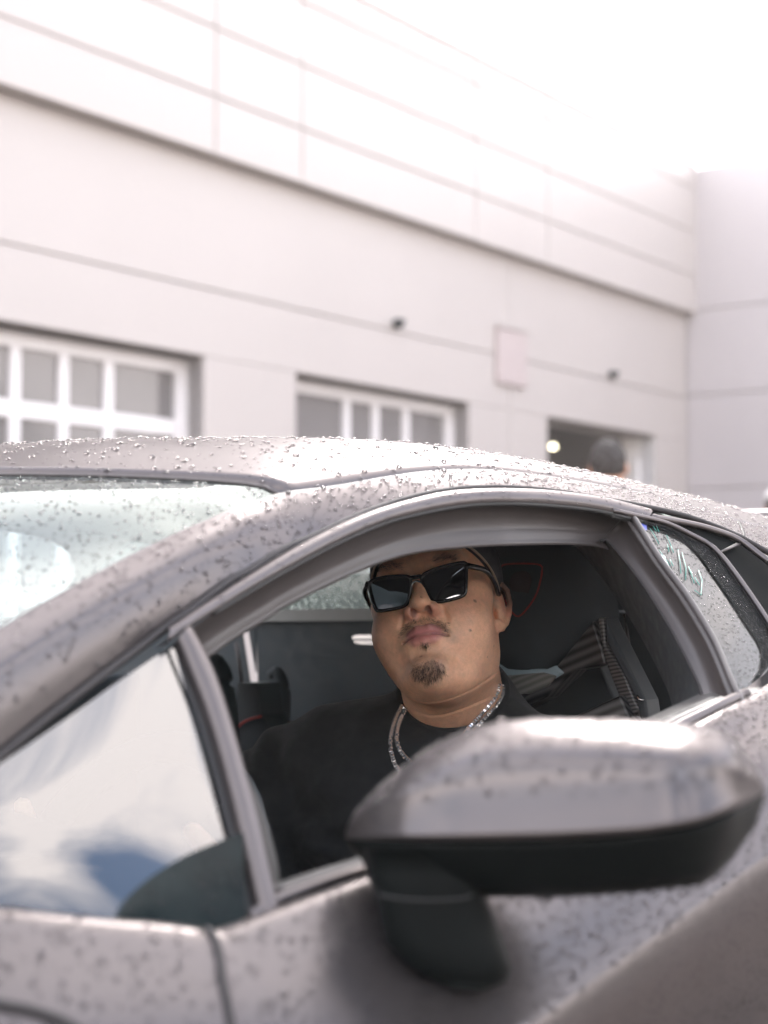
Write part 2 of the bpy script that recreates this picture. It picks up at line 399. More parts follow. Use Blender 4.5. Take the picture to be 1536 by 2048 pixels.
# lit lamp in the workshop
lp = thing('ceiling_lamp', 'lit warm white lamp glowing inside the open garage door', 'lamp', tuple(wp(wall_sz(1106, 893, 1.2)[0], wall_sz(1106, 893, 1.2)[1], -1.2)))
def uv_ball(c, r, n=10, m=16):
    V = []; F = []
    for i in range(n + 1):
        a = math.pi * i / n
        for j in range(m):
            b = 2 * math.pi * j / m
            V.append(np.array(c) + np.array(r) * np.array([math.sin(a) * math.cos(b), math.sin(a) * math.sin(b), math.cos(a)]))
    return V, grid_faces(n + 1, m, 0, True)
M_lamp = mat('lamp_glow', (1, .9, .7), 0.5, **{'Emission Color': (1.0, 0.9, 0.62, 1), 'Emission Strength': 1.6})
V, F = uv_ball(lp.location, (0.046, 0.046, 0.034)); mesh_obj('diffuser', V, F, M_lamp, lp)
V, F = uv_ball(np.array(lp.location) + np.array([0, 0, 0.06]), (0.05, 0.05, 0.03)); mesh_obj('lamp_holder', V, F, M_black, lp)
ld = bpy.data.lights.new('lamp_light', 'POINT'); ld.energy = 1.2; ld.color = (1, .9, .78); ld.shadow_soft_size = 0.1
lo_l = bpy.data.objects.new('lamp_light', ld); COL.objects.link(lo_l); lo_l.parent = lp; lo_l.location = (0, 0, -0.22)
# wall lights and the plate on the wall
for (x, y), lab in (((789, 648), 'small dark wall light above the middle glazed door'), ((1220, 750), 'small dark wall light above the open garage door')):
    s, z = wall_sz(x, y); t = thing('wall_light', lab, 'wall light', tuple(wp(s, z, 0)), 'wall lights')
    V, F = uv_ball(wp(s, z, 0.05), (0.055, 0.06, 0.055)); mesh_obj('dome', V, F, M_black, t)
    V, F = uv_ball(wp(s, z + 0.02, 0.06), (0.065, 0.075, 0.03)); mesh_obj('hood', V, F, M_dark, t)
    mesh_obj('bracket', box_verts(wp(s - 0.03, z - 0.03, 0.001), WD * 0.06, WN * 0.03, (0, 0, 0.06)), BOXF, M_dark, t, smooth=False)
s, z = wall_sz(990, 765); s2, z2 = wall_sz(1047, 668)
M_plate = mat('pale_pink_plate', (0.47, 0.40, 0.39), 0.5, noise=(4, 0.03))
t = thing('wall_plate', 'blank pale pink rectangular plate fixed on the white wall', 'wall plate', tuple(wp((s + s2) / 2, z, 0)))
bevel(mesh_obj('plate', box_verts(wp(s, z, 0.002), WD * (s2 - s), WN * 0.05, (0, 0, z2 - z)), BOXF, M_plate, t, smooth=False), 0.008)
mesh_obj('top_edge', box_verts(wp(s - .01, z2, 0.002), WD * (s2 - s + .02), WN * 0.07, (0, 0, 0.03)), BOXF, M_joint, t, smooth=False)

# ------------------------------------------------------------------ the car: traced curves
car = thing('sports_car', 'wet satin grey low sports car with its driver window down', 'car', (1.3, 1.56, 0))
YC = 1.56
def FS(x, z, off=0.0):
    """side-window surface of the car: y for a given x, z (tumblehome)"""
    xx = 1.25 + min(0, x - 1.25)
    return 1.196 * z - 0.003 - 0.25 * xx + off
def side(px, py, off=0.0):
    r = ray(px, py)
    t = (1.196 * CZ - 0.003 + off) / (r[1] - 1.196 * r[2] + 0.25 * r[0])          # ahead of the pillar
    if t * r[0] > 1.25: t = (1.196 * CZ - 0.003 - 0.3125 + off) / (r[1] - 1.196 * r[2])
    return CAM + r * t
G_px = [(-260, 1720), (-120, 1606), (0, 1510), (78, 1440), (169, 1367), (260, 1302), (391, 1213), (517, 1131), (616, 1074), (712, 1029), (800, 1001), (878, 983), (956, 977), (1060, 978), (1139, 985), (1200, 994), (1240, 1003), (1318, 1024), (1396, 1043), (1475, 1069), (1536, 1106), (1620, 1160)]
D_px = [(330, 1290), (391, 1247), (509, 1175), (616, 1115), (686, 1079), (752, 1050), (800, 1034), (878, 1016), (956, 1005), (1034, 1003), (1112, 1007), (1200, 1017), (1266, 1033), (1331, 1048), (1383, 1072), (1430, 1100), (1475, 1155), (1536, 1244), (1580, 1320)]
S_px = [(-200, 925), (-60, 906), (0, 900), (100, 892), (200, 886), (300, 882), (400, 880), (500, 878), (600, 879), (700, 883), (800, 890), (900, 901), (1000, 916), (1086, 931), (1200, 956), (1240, 965), (1331, 991), (1422, 1016), (1475, 1035), (1514, 1056), (1560, 1080)]
H_px = [(-60, 943, 0.86), (0, 942, 0.87), (100, 943, 0.895), (200, 944, 0.92), (300, 948, 0.945), (400, 953, 0.968), (480, 960, 0.985), (540, 968, 0.996)]
W_px = [(567, 986, 1.020), (486, 1014, 1.008), (400, 1048, 0.996), (286, 1099, 0.982), (182, 1156, 0.968), (78, 1217, 0.953), (0, 1258, 0.943), (-120, 1330, 0.925), (-260, 1420, 0.905)]
C_px = [(500, 1045, 0.985), (400, 1081, 0.968), (286, 1146, 0.950), (195, 1201, 0.936), (91, 1260, 0.921), (0, 1317, 0.908), (-120, 1390, 0.892), (-260, 1480, 0.874)]
G3 = np.array([side(*p, 0.012) for p in G_px]); S3 = np.array([at_y(*p, 1.30) for p in S_px])
H3 = np.array([at_x(*p) for p in H_px]); W3 = np.array([at_y(*p) for p in W_px]); C3 = np.array([at_y(*p) for p in C_px])
def fair(A, deg):
    x = A[:, 0]; B = A.copy()
    for k in (1, 2): B[:, k] = np.polyval(np.polyfit(x, A[:, k], deg), x)
    return B
G3 = fair(G3, 7); W3 = fair(W3, 3); C3 = fair(C3, 3); S3 = fair(S3, 5)
# smooth height surface through all of them (thin-plate spline), symmetric about the centre line
crown = S3.copy(); crown[:, 1] = YC; crown[:, 2] += 0.010
sel = S3[:, 0] > 0.98
pts = np.vstack([G3, S3[sel][::2], crown[sel][::2], H3, W3, C3])
cen = np.array([[0.80, YC, 1.088], [0.66, YC, 1.045], [0.5, YC, 0.985], [0.33, YC, 0.92], [2.9, 1.3, 0.99], [2.9, YC, 0.995], [2.9, 1.0, 0.93]])
pts = np.vstack([pts, cen]); mir = pts.copy(); mir[:, 1] = 2 * YC - mir[:, 1]; mir = mir[np.abs(pts[:, 1] - YC) > 0.02]
pts = np.vstack([pts, mir])
def tps(a, b):
    d2 = ((a[:, None, :] - b[None, :, :]) ** 2).sum(-1)
    return np.where(d2 > 1e-12, 0.5 * d2 * np.log(d2 + 1e-12), 0.0)
Kt = tps(pts[:, :2], pts[:, :2]) + 3e-4 * np.eye(len(pts)); Pt = np.c_[np.ones(len(pts)), pts[:, :2]]
LH = np.block([[Kt, Pt], [Pt.T, np.zeros((3, 3))]])
cf = np.linalg.solve(LH, np.r_[pts[:, 2], 0, 0, 0])
def HZ(xy):
    xy = np.atleast_2d(xy)
    return tps(xy, pts[:, :2]) @ cf[:len(pts)] + np.c_[np.ones(len(xy)), xy] @ cf[len(pts):]
def on_roof(XY, dz=0.0):
    XY = np.array(XY, float); sh = XY.shape; z = HZ(XY.reshape(-1, 2)) + dz
    return np.c_[XY.reshape(-1, 2), z].reshape(sh[0], sh[1], 3)
NR = 90
# pillar and cant rail: from the seam G inwards
Wc = smooth_poly(W3[::-1, :2], 40)                                # front -> header corner
corner = Wc[-1]
rear_line = np.stack([np.linspace(corner[0], 2.75, 50)[1:], np.linspace(corner[1], 1.03, 50)[1:]], -1)
inner = np.vstack([Wc, rear_line])
Gs = smooth_poly(G3[:, :2], 140)
Gx = np.vstack([Gs, [[2.1, Gs[-1, 1] - .02], [2.75, Gs[-1, 1] - 0.06]]])
inner_r = smooth_poly(inner, NR)
gy = np.interp(inner_r[:, 0] - 0.07 * np.clip((corner[0] + .5 - inner_r[:, 0]), 0, .6), Gx[:, 0], Gx[:, 1])
gx = inner_r[:, 0] - 0.07 * np.clip((corner[0] + .5 - inner_r[:, 0]), 0, .6)
def rail_rows(mirror=False):
    rows = []
    for k in range(NR):
        a = np.array([gx[k], gy[k]]); b = inner_r[k]
        rows.append([a + (b - a) * t for t in np.linspace(0, 1, 13)])
    return np.array(rows)
rail = on_roof(rail_rows())
# ahead of the header the pillar is lofted straight from its three traced edges
gq = G3[G3[:, 0] < 1.25]; gzf = np.polyfit(gq[:, 0], gq[:, 2], 4); gyf = np.polyfit(gq[:, 0], gq[:, 1], 4)
czf = np.polyfit(C3[:, 0], C3[:, 2], 2); cyf = np.polyfit(C3[:, 0], C3[:, 1], 2)
wzf = np.polyfit(W3[:, 0], W3[:, 2], 3)
for k in range(NR):
    xg, xw = gx[k], inner_r[k, 0]
    wgt = np.clip((xw - 0.80) / 0.30, 0, 1); wgt = wgt * wgt * (3 - 2 * wgt)
    if wgt >= 1: continue
    A_ = np.array([xg, np.polyval(gyf, xg), np.polyval(gzf, xg)]); xc = xw - 0.012
    B_ = np.array([xc, np.polyval(cyf, xc), np.polyval(czf, xc)]); C_ = np.array([xw, inner_r[k, 1], np.polyval(wzf, xw)])
    q_ = smooth_poly([A_, A_ * .5 + B_ * .5 + np.array([0, -0.004, 0.003]), B_, C_], 13)
    rail[k] = rail[k] * wgt + q_ * (1 - wgt)
near_rail = sheet('roof_rail', rail, M_paint, car)
far = rail.copy(); far[:, :, 1] = 2 * YC - far[:, :, 1]
sheet('roof_rail', far[:int(np.argmin(np.abs(inner_r[:, 0] - 1.75)))], M_paint, car)
# roof panel behind the header
Hn = np.vstack([[corner[0] + 0.0, corner[1]], H3[::-1, :2]])
yy = np.linspace(corner[1], YC, 30)
hx_pts = Hn[np.argsort(Hn[:, 1])]
hx = np.interp(yy, np.r_[hx_pts[:, 1], YC], np.r_[hx_pts[:, 0], 0.845])
rows = []
for k, y in enumerate(yy):
    yr = np.interp(np.linspace(hx[k] + 0.004, 2.75, 70), inner[40:, 0], inner[40:, 1]) if len(inner) > 41 else y
    fr = (y - corner[1]) / (YC - corner[1])
    xs_ = np.linspace(hx[k] + 0.004, 2.75, 70)
    rows.append([[x, y0 + (YC - y0) * fr] for x, y0 in zip(xs_, np.where(xs_ < corner[0], corner[1], yr))])
rows = np.array(rows); roofn = on_roof(rows, 0.0)
rf = roofn[::-1].copy(); rf[:, :, 1] = 2 * YC - rf[:, :, 1]
roof_rows = np.vstack([roofn, rf[1:]])
kx = 42                                                            # columns ahead of the added sky opening
roof = solid_sheet('roof', roof_rows[:, :kx], (0, 0, -0.012), M_paint, car)
ny = int(np.argmin(np.abs(roof_rows[:30, 60, 1] - 1.36)))
sheet('rear_roof_panel', roof_rows[:ny + 1, kx - 1:], M_paint, car); sheet('rear_roof_panel', roof_rows[-(ny + 1):, kx - 1:], M_paint, car)
sheet('sky_opening_sheet', roof_rows[ny:len(roof_rows) - ny, kx - 1:] - np.array([0, 0, .004]), M_bglass, car)  # clear sheet over an opening added to let sky light reach the drops
# windscreen
wn_ = Wc                                                          # front -> corner
rows = []
NB_ = 40
for k in range(NB_):
    f = k / (NB_ - 1)
    base_y = np.interp(f * (len(Wc) - 1), np.arange(len(Wc)), Wc[:, 1]); base_x = np.interp(f * (len(Wc) - 1), np.arange(len(Wc)), Wc[:, 0])
    ln = []
    for j, y in enumerate(np.linspace(base_y + 0.001, 2 * YC - base_y - 0.001, 60)):
        bow = 1 - ((y - YC) / (YC - base_y)) ** 2
        hy = min(y, 2 * YC - y)
        hb = np.interp(hy, np.r_[hx_pts[:, 1], YC], np.r_[hx_pts[:, 0], 0.845])
        top_off = hb - corner[0]
        # follow the header's bow at the top, a stronger one at the cowl
        ln.append([base_x + top_off * f * 1.0 - 0.22 * bow * (1 - f), y])
    rows.append(ln)
wsr = on_roof(rows, -0.004)
for k in range(NB_):                                              # barrel-shaped across, steeper near the pillars
    y_ = wsr[k, :, 1]; ze = np.polyval(wzf, min(wsr[k, 0, 0], corner[0])); zc_ = HZ(np.array([[wsr[k, 30, 0], YC]]))[0]
    f_ = k / (NB_ - 1); wt = np.clip((f_ - 0.45) / 0.5, 0, 1); wt = wt * wt * (3 - 2 * wt)      # blends into the roof line at the header
    wsr[k, :, 2] = wsr[k, :, 2] * wt + (1 - wt) * (ze - 0.004 + (zc_ - ze) * (1 - ((y_ - YC) / (YC - y_[0])) ** 2))
for k in range(0):
    dz = np.polyval(wzf, min(wsr[k, 0, 0], corner[0])) - 0.004 - wsr[k, 0, 2]
    tt = np.linspace(0, 1, 60); wsr[k, :, 2] += dz * (np.exp(-(tt / .12) ** 2) + np.exp(-((1 - tt) / .12) ** 2))
windscreen = sheet('windscreen', wsr, M_wsglass, car)
tube('windscreen_seal', [np.array(p) + (0, 0, -0.0035) for p in on_roof([[[x, y] for x, y in zip(hx, yy)]])[0]], 0.0018, M_seal, car, 6)
tube('windscreen_seal', rail[:40, -1] + np.array([0, .002, -.002]), 0.003, M_seal, car, 6)
tube('panel_gap', rail[:78, 0] + np.array([0, -0.003, -0.001]), 0.0036, M_groove, car, 8)
# door frame strip between the seam and the window seal
Dp = smooth_poly(D_px, 120); Gp = smooth_poly(G_px, 400)
rows = []
Dsel = [p for p in Dp if p[0] < 1300]
for p in Dsel:
    gq = np.array([p[0], np.interp(p[0], Gp[:, 0], Gp[:, 1])])
    a = side(gq[0], gq[1] + 3, 0.010); b = side(p[0], p[1], -0.004)
    m = (a + b) / 2 + np.array([0, -0.006, 0.004])
    rows.append([a, a * .6 + m * .4 + np.array([0, -.002, .002]), m, b, b + np.array([0, 0.012, -0.003])])
strip = sheet('door_frame_strip', rows, M_paint, car)
tube('window_seal', [r[3] + np.array([0, 0.004, -0.002]) for r in rows[10:]], 0.003, M_sealdk, car, 6)
# strip that sweeps round the rear quarter glass
Q_px = [(1227, 1021), (1266, 1030), (1331, 1046), (1383, 1070), (1430, 1098), (1475, 1153), (1536, 1242), (1590, 1330)]
q3 = np.array([side(*p, -0.004) for p in smooth_poly(Q_px, 40)])
tube('quarter_window_trim', q3, 0.003, M_paint, car, 8)
tube('quarter_window_trim', [p + np.array([0, .003, -.005]) for p in q3], 0.0032, M_sealdk, car, 8)
# wide grey seal of the door opening: from the strip inwards
I_px = [(400, 1322), (422, 1313), (466, 1281), (536, 1238), (567, 1217), (634, 1183), (700, 1152), (770, 1124), (840, 1106), (922, 1097), (982, 1093), (1086, 1090), (1138, 1090), (1190, 1093), (1217, 1100)]
O_px = [(385, 1255), (405, 1241), (470, 1200), (530, 1165), (570, 1142), (640, 1104), (715, 1068), (790, 1038), (860, 1020), (930, 1008), (985, 1005), (1070, 1004), (1130, 1009), (1200, 1018), (1250, 1030)]
n_ = 70
Oq, Iq = smooth_poly(O_px, n_), smooth_poly(I_px, n_)
rows = []
for a, b in zip(Oq, Iq):
    A = side(a[0], a[1], 0.008)
    ln = []
    for t in np.linspace(0, 1, 12):
        q = a + (b - a) * t
        off = 0.008 + 0.055 * t + 0.010 * math.sin(t * math.pi) - (0.002 if 0.70 < t < 0.76 else 0)
        ln.append(side(q[0], q[1], off))
    ln.append(ln[-1] + np.array([0.004, 0.03, 0.018])); rows.append(ln)
sheet('door_seal', rows, M_seal, car)
# B-pillar seal
Bo = smooth_poly([(1250, 1030), (1261, 1034), (1313, 1116), (1370, 1194), (1422, 1280), (1456, 1360), (1470, 1390), (1482, 1412)], 50)
Bi = smooth_poly([(1200, 1082), (1217, 1086), (1279, 1163), (1344, 1267), (1391, 1360), (1404, 1400), (1412, 1430), (1420, 1452)], 50)
rows = []
for a, b in zip(Bo, Bi):
    ln = []
    for t in np.linspace(0, 1, 14):
        q = a + (b - a) * t
        off = 0.002 + 0.05 * t ** 1.3 + 0.012 * math.sin(t * math.pi) - (0.006 if 0.10 < t < 0.2 else 0)
        ln.append(side(q[0], q[1], off))
    ln.append(ln[-1] + np.array([0.03, 0.02, 0])); rows.append(ln)
sheet('pillar_seal', rows, M_seal, car)
tube('pillar_edge', [r[0] + np.array([0, -.003, 0]) for r in rows], 0.0035, M_seal, car, 8)
tube('pillar_gap', [side(p[0] + 5, p[1] - 1, -0.001) for p in Bo], 0.003, M_sealdk, car, 6)
tube('pillar_crease', [r[-2] + np.array([0, -.001, 0]) for r in rows], 0.0016, M_groove, car, 6)
# inner trim behind the B-pillar seal
rows2 = []
for r, b in zip(rows, Bi):
    rows2.append([r[-2], side(b[0] - 22, b[1] + 5, 0.085), side(b[0] - 60, b[1] + 12, 0.16)])
sheet('pillar_trim', rows2, M_dark, car)
# rear quarter glass with its black border
left = smooth_poly([(1264, 1036), (1313, 1116), (1370, 1194), (1422, 1280), (1456, 1360), (1472, 1388)], 50)
right = smooth_poly([(1268, 1034), (1331, 1052), (1383, 1077), (1430, 1106), (1475, 1162), (1530, 1245), (1555, 1300), (1530, 1345), (1500, 1370), (1474, 1388)], 50)
rows = [[side(*(a + (b - a) * t), 0.004) for t in np.linspace(0, 1, 12)] for a, b in zip(left, right)]
rear_glass = sheet('rear_quarter_glass', rows, M_rglass, car)
frit_i = smooth_poly([(1275, 1044), (1330, 1062), (1386, 1097), (1448, 1181), (1490, 1245), (1521, 1296), (1520, 1335), (1505, 1362)], 50)
frit_o = smooth_poly([(1270, 1036), (1331, 1053), (1383, 1078), (1430, 1107), (1475, 1163), (1530, 1246), (1553, 1300), (1520, 1356)], 50)
frit_rows = [[side(*(a + (b - a) * t), 0.0015) for t in np.linspace(0, 1, 5)] for a, b in zip(frit_i, frit_o)]
frit = sheet('glass_border', frit_rows, M_matte, rear_glass)
# grey panel added behind the glass, standing in for its pale reflection
M_glass_tone = mat('grey_glass_reflection', (0.17, 0.155, 0.148), 0.6, noise=(8, 0.08))
rows = [[side(*(a + (b - a) * t), 0.05) for t in np.linspace(-0.05, 1.02, 6)] for a, b in zip(left, right)]
sheet('glass_reflection_panel', rows, M_glass_tone, car)
# sticker with blue flag and green writing inside the quarter glass
M_blue = mat('sticker_blue', (0.03, 0.05, 0.32), 0.4); M_green = mat('sticker_green', (0.03, 0.22, 0.17), 0.4); M_white = mat('sticker_white', (0.8, 0.8, 0.8), 0.4)
mesh_obj('sticker_flag', [side(*p, 0.0022) for p in ((1271, 1043), (1293, 1044), (1294, 1060), (1283, 1060))], [(0, 1, 2, 3)], M_blue, rear_glass, False)
mesh_obj('sticker_patch', [side(*p, 0.0022) for p in ((1320, 1103), (1330, 1113), (1339, 1134), (1333, 1134))], [(0, 1, 2, 3)], M_white, rear_glass, False)
strokes = [[(1306, 1052), (1313, 1063)], [(1300, 1057), (1309, 1071), (1318, 1088)], [(1312, 1050), (1318, 1064)], [(1335, 1088), (1338, 1104)], [(1333, 1070), (1344, 1096)], [(1342, 1092), (1347, 1105)],
           [(1356, 1099), (1360, 1124), (1362, 1147)], [(1364, 1105), (1372, 1135), (1371, 1160)], [(1377, 1133), (1383, 1150)], [(1390, 1155), (1399, 1170)], [(1397, 1140), (1404, 1160), (1402, 1190), (1389, 1180)], [(1340, 1118), (1346, 1132)], [(1318, 1100), (1341, 1132)], [(1381, 1140), (1388, 1166)]]
for s_ in strokes:
    P = np.array([side(*p, 0.0018) for p in s_]); tube('sticker_stroke', P, 0.0005, M_green, rear_glass, 5)
# dark panel and intake between the trim and the rail at the rear
pr = [(1300, 1036), (1360, 1048), (1420, 1062), (1478, 1083), (1438, 1103), (1400, 1080), (1350, 1056)]
prism('rear_pillar_panel', [side(*p, 0.006) for p in pr], (0, 0.01, -0.004), M_matte, car)
pr = [(1484, 1088), (1540, 1128), (1660, 1210), (1660, 1400), (1600, 1340), (1545, 1248), (1480, 1160), (1441, 1106)]
prism('side_intake', [side(*p, 0.014) for p in pr], (0, 0.01, -0.004), M_matte, car)
tube('intake_edge', [side(*p, 0.0) for p in smooth_poly([(1300, 1034), (1370, 1046), (1420, 1058), (1478, 1080), (1536, 1122), (1640, 1196)], 30)], 0.004, M_paint, car, 6)
tube('intake_edge', [side(*p, 0.004) for p in ((1438, 1105), (1460, 1096), (1482, 1087))], 0.0016, M_seal, car, 6)
rbv = BVHTree.FromPolygons([tuple(v) for v in rail.reshape(-1, 3)], grid_faces(*rail.shape[:2]))
P = [rbv.ray_cast(Vector(CAM), Vector(ray(*q)).normalized())[0] for q in smooth_poly([(1470, 1034), (1479, 1048), (1486, 1064), (1488, 1080)], 14)]
P = [np.array(p) for p in P if p is not None]
if len(P) > 3: tube('panel_gap', P, 0.002, M_groove, car, 6)

# ------------------------------------------------------------------ door skin and front wing below the glass
BL_px = [(-260, 1795), (-120, 1805), (0, 1815), (120, 1830), (230, 1841), (320, 1848), (412, 1862), (450, 1852), (559, 1812), (734, 1748), (800, 1722), (1100, 1585), (1370, 1455), (1440, 1420), (1495, 1395), (1536, 1368), (1600, 1330), (1720, 1262)]
BL3 = np.array([side(*p, -0.002) for p in BL_px])
BLs = smooth_poly(BL3, 160)
xs_door = np.linspace(BL3[0, 0], BL3[-1, 0], 120)
def zk(x): return 0.70 + (x - 0.797) * 0.228
rows = []
for x in xs_door:
    yb = np.interp(x, BLs[:, 0], BLs[:, 1]); zb = np.interp(x, BLs[:, 0], BLs[:, 2])
    yk, zkk = 0.60 + max(0, (0.75 - x)) * 0.10, min(zk(x), zb - 0.06)
    prof = [(yb, zb), (yb - 0.012, zb + 0.001), (yb - 0.035, zb - 0.012), (yb + (yk - yb) * .45 - .008, zb + (zkk - zb) * .36), (yb + (yk - yb) * .75 - .006, zb + (zkk - zb) * .68),
            (yk, zkk), (yk + 0.003, zkk - 0.012), (yk + 0.016, zkk - 0.09), (yk + 0.05, zkk - 0.2), (yk + 0.045, 0.36), (yk + 0.02, 0.22), (yk + 0.08, 0.14)]
    P = smooth_poly([(0, a, b) for a, b in prof[:6]], 22)
    Q = smooth_poly([(0, a, b) for a, b in prof[5:]], 16)[1:]
    P = np.vstack([P, Q]); P[:, 0] = x; rows.append(P)
door_rows = np.array(rows)
# split at the door's front seam: the front part is the wing (fender)
xs_seam = side(412, 1862)[0]
ks = int(np.argmin(np.abs(xs_door - xs_seam)))
fender = sheet('front_fender', door_rows[:ks + 1], M_paint, car)
doorp = sheet('door', door_rows[ks:], M_paint, car)
bvh = BVHTree.FromPolygons([tuple(v) for v in door_rows.reshape(-1, 3)], grid_faces(*door_rows.shape[:2]))
def skin_hit(px, py, lift=0.0):
    r = Vector(ray(px, py)); h = bvh.ray_cast(Vector(CAM), r.normalized())
    if h[0] is None: return None
    return np.array(h[0]) - np.array(r) * lift
def seam(name, px, r, m, parent, n=24):
    P = [skin_hit(*q) for q in smooth_poly(px, n)]; P = [p for p in P if p is not None]
    if len(P) > 3: tube(name, P, r, m, parent, 8)
seam('panel_gap', [(402, 1856), (420, 1866), (436, 1900), (444, 1960), (458, 2030), (475, 2120)], 0.0032, M_groove, car)
seam('panel_gap', [(-60, 1992), (0, 2011), (60, 2022), (130, 2047), (220, 2100)], 0.004, M_groove, car)
# belt mouldings along the lower edge of the window
bm = smooth_poly([(505, 1838), (559, 1803), (734, 1740), (800, 1714), (1100, 1575), (1370, 1447), (1440, 1412), (1492, 1388)], 60)
tube('belt_moulding', [side(*p, 0.002) for p in bm], 0.0055, M_paint, car, 8)
bm2 = smooth_poly([(552, 1790), (640, 1760), (734, 1730), (800, 1703), (1100, 1563), (1370, 1436), (1445, 1402)], 60)
tube('belt_moulding', [side(*p, 0.008) for p in bm2], 0.0045, M_seal, car, 8)
rows = []
for p in bm2:
    a = side(*p, 0.008); rows.append([a, a + np.array([0, 0.010, 0.004]), a + np.array([0.0, 0.03, -0.006]), a + np.array([0, 0.05, -0.2])])
sheet('door_top_trim', rows, mat('door_trim_grey', (0.045, 0.043, 0.04), 0.7, noise=(50, .15)), car)
rows = [[side(a, b, 0.02 + 0.04 * t) + np.array([0, 0.0, 0.003]) for t, (a, b) in enumerate(((q, 1455 - (q - 1330) * .47), (q - 30, 1440 - (q - 1330) * .47)))] for q in np.linspace(1300, 1446, 12)]
sheet('woven_door_trim', rows, M_carbon2, car)
# front triangular glass
top = smooth_poly([(-200, 1668), (-60, 1570), (0, 1528), (65, 1484), (156, 1421), (250, 1354), (340, 1296), (350, 1300)], 50)
bot = smooth_poly([(-200, 1805), (-60, 1811), (0, 1816), (120, 1830), (230, 1841), (320, 1848), (420, 1858), (492, 1838)], 50)
rows = []
for k in range(50):
    rows.append([side(*(top[k] + (bot[k] - top[k]) * t), 0.006 - 0.005 * math.sin(math.pi * t) * math.sin(math.pi * min(1, max(0, k / 49.0)))) for t in np.linspace(0, 1, 14)])
qglass = sheet('front_quarter_glass', rows, M_sglass, car)
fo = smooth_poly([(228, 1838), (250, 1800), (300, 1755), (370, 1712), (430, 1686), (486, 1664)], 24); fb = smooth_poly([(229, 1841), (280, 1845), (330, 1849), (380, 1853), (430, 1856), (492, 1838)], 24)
reflection_rows = [[side(*(a + (b - a) * t), -0.0035 - 0.002 * math.sin(math.pi * t)) for t in np.linspace(0, 1, 6)] for a, b in zip(fo, fb)]
sheet('glass_reflection_patch', reflection_rows, mat('dark_reflection', (0.007, 0.012, 0.012), 0.35, noise=(25, .35), **{'Specular IOR Level': 0.08}), qglass)  # dark patch laid on the glass in place of a dark reflection
# post between the small glass and the window opening
PL = smooth_poly([(334, 1290), (350, 1330), (382, 1410), (412, 1505), (440, 1610), (462, 1700), (482, 1790), (494, 1850)], 40)
PM = smooth_poly([(352, 1284), (370, 1325), (404, 1410), (434, 1505), (462, 1610), (484, 1700), (506, 1790), (520, 1846)], 40)
PR = smooth_poly([(384, 1256), (404, 1290), (434, 1352), (466, 1450), (494, 1548), (520, 1640), (542, 1745), (560, 1815)], 40)
rows = []
for a, b in zip(PM, PR):
    c0, c1 = side(*a, 0.002), side(*b, 0.002); n_v = np.array([-.16, -.63, .76])
    rows.append([c0 - n_v * .012] + [c0 + (c1 - c0) * t + n_v * 0.007 * math.sin(math.pi * t) ** 0.6 for t in np.linspace(0, 1, 7)] + [c1 - n_v * 0.016])
sheet('window_post', rows, M_paint, car)
rows = []
for a, b in zip(PL, PM):
    c0, c1 = side(*a, 0.002), side(*b, 0.008)
    rows.append([c0, c0 * .5 + c1 * .5 + np.array([0, 0.004, -.004]), c1])
sheet('post_rubber', rows, M_sealdk, car)
IN = smooth_poly([(440, 1440), (487, 1535), (520, 1602), (545, 1682), (557, 1737), (560, 1790)], 30)
IP = smooth_poly([(440, 1400), (474, 1500), (500, 1590), (525, 1680), (540, 1742), (548, 1795)], 30)
sheet('inner_post_trim', [[side(*b, 0.015), side(*(a * .5 + b * .5), 0.028), side(*a, 0.05)] for a, b in zip(IN, IP)], MATS['door_trim_grey'], car)

# ------------------------------------------------------------------ door mirror
topc = smooth_poly([(692, 1664), (700, 1640), (727, 1602), (803, 1532), (885, 1479), (967, 1446), (1048, 1435), (1165, 1434), (1282, 1438), (1398, 1450), (1457, 1469), (1486, 1502), (1515, 1543), (1529, 1575)], 70)
midc = [(692, 1676), (720, 1679), (800, 1681), (873, 1681), (990, 1680), (1107, 1677), (1200, 1672), (1282, 1666), (1340, 1657), (1398, 1645), (1440, 1630), (1480, 1613), (1510, 1596), (1530, 1580)]
lowc = [(694, 1684), (725, 1720), (745, 1776), (800, 1792), (972, 1792), (1107, 1793), (1200, 1788), (1282, 1782), (1398, 1768), (1428, 1753), (1460, 1722), (1480, 1695), (1512, 1650), (1531, 1588)]
midc, lowc = np.array(midc, float), np.array(lowc, float)
def mdepth(px): return 1.015 - (px - 690) / 840.0 * 0.115 + 0.05 * max(0, (px - 1330) / 200.0) ** 2 + 0.03 * max(0, (820 - px) / 130.0) ** 2
capR, lowR = [], []
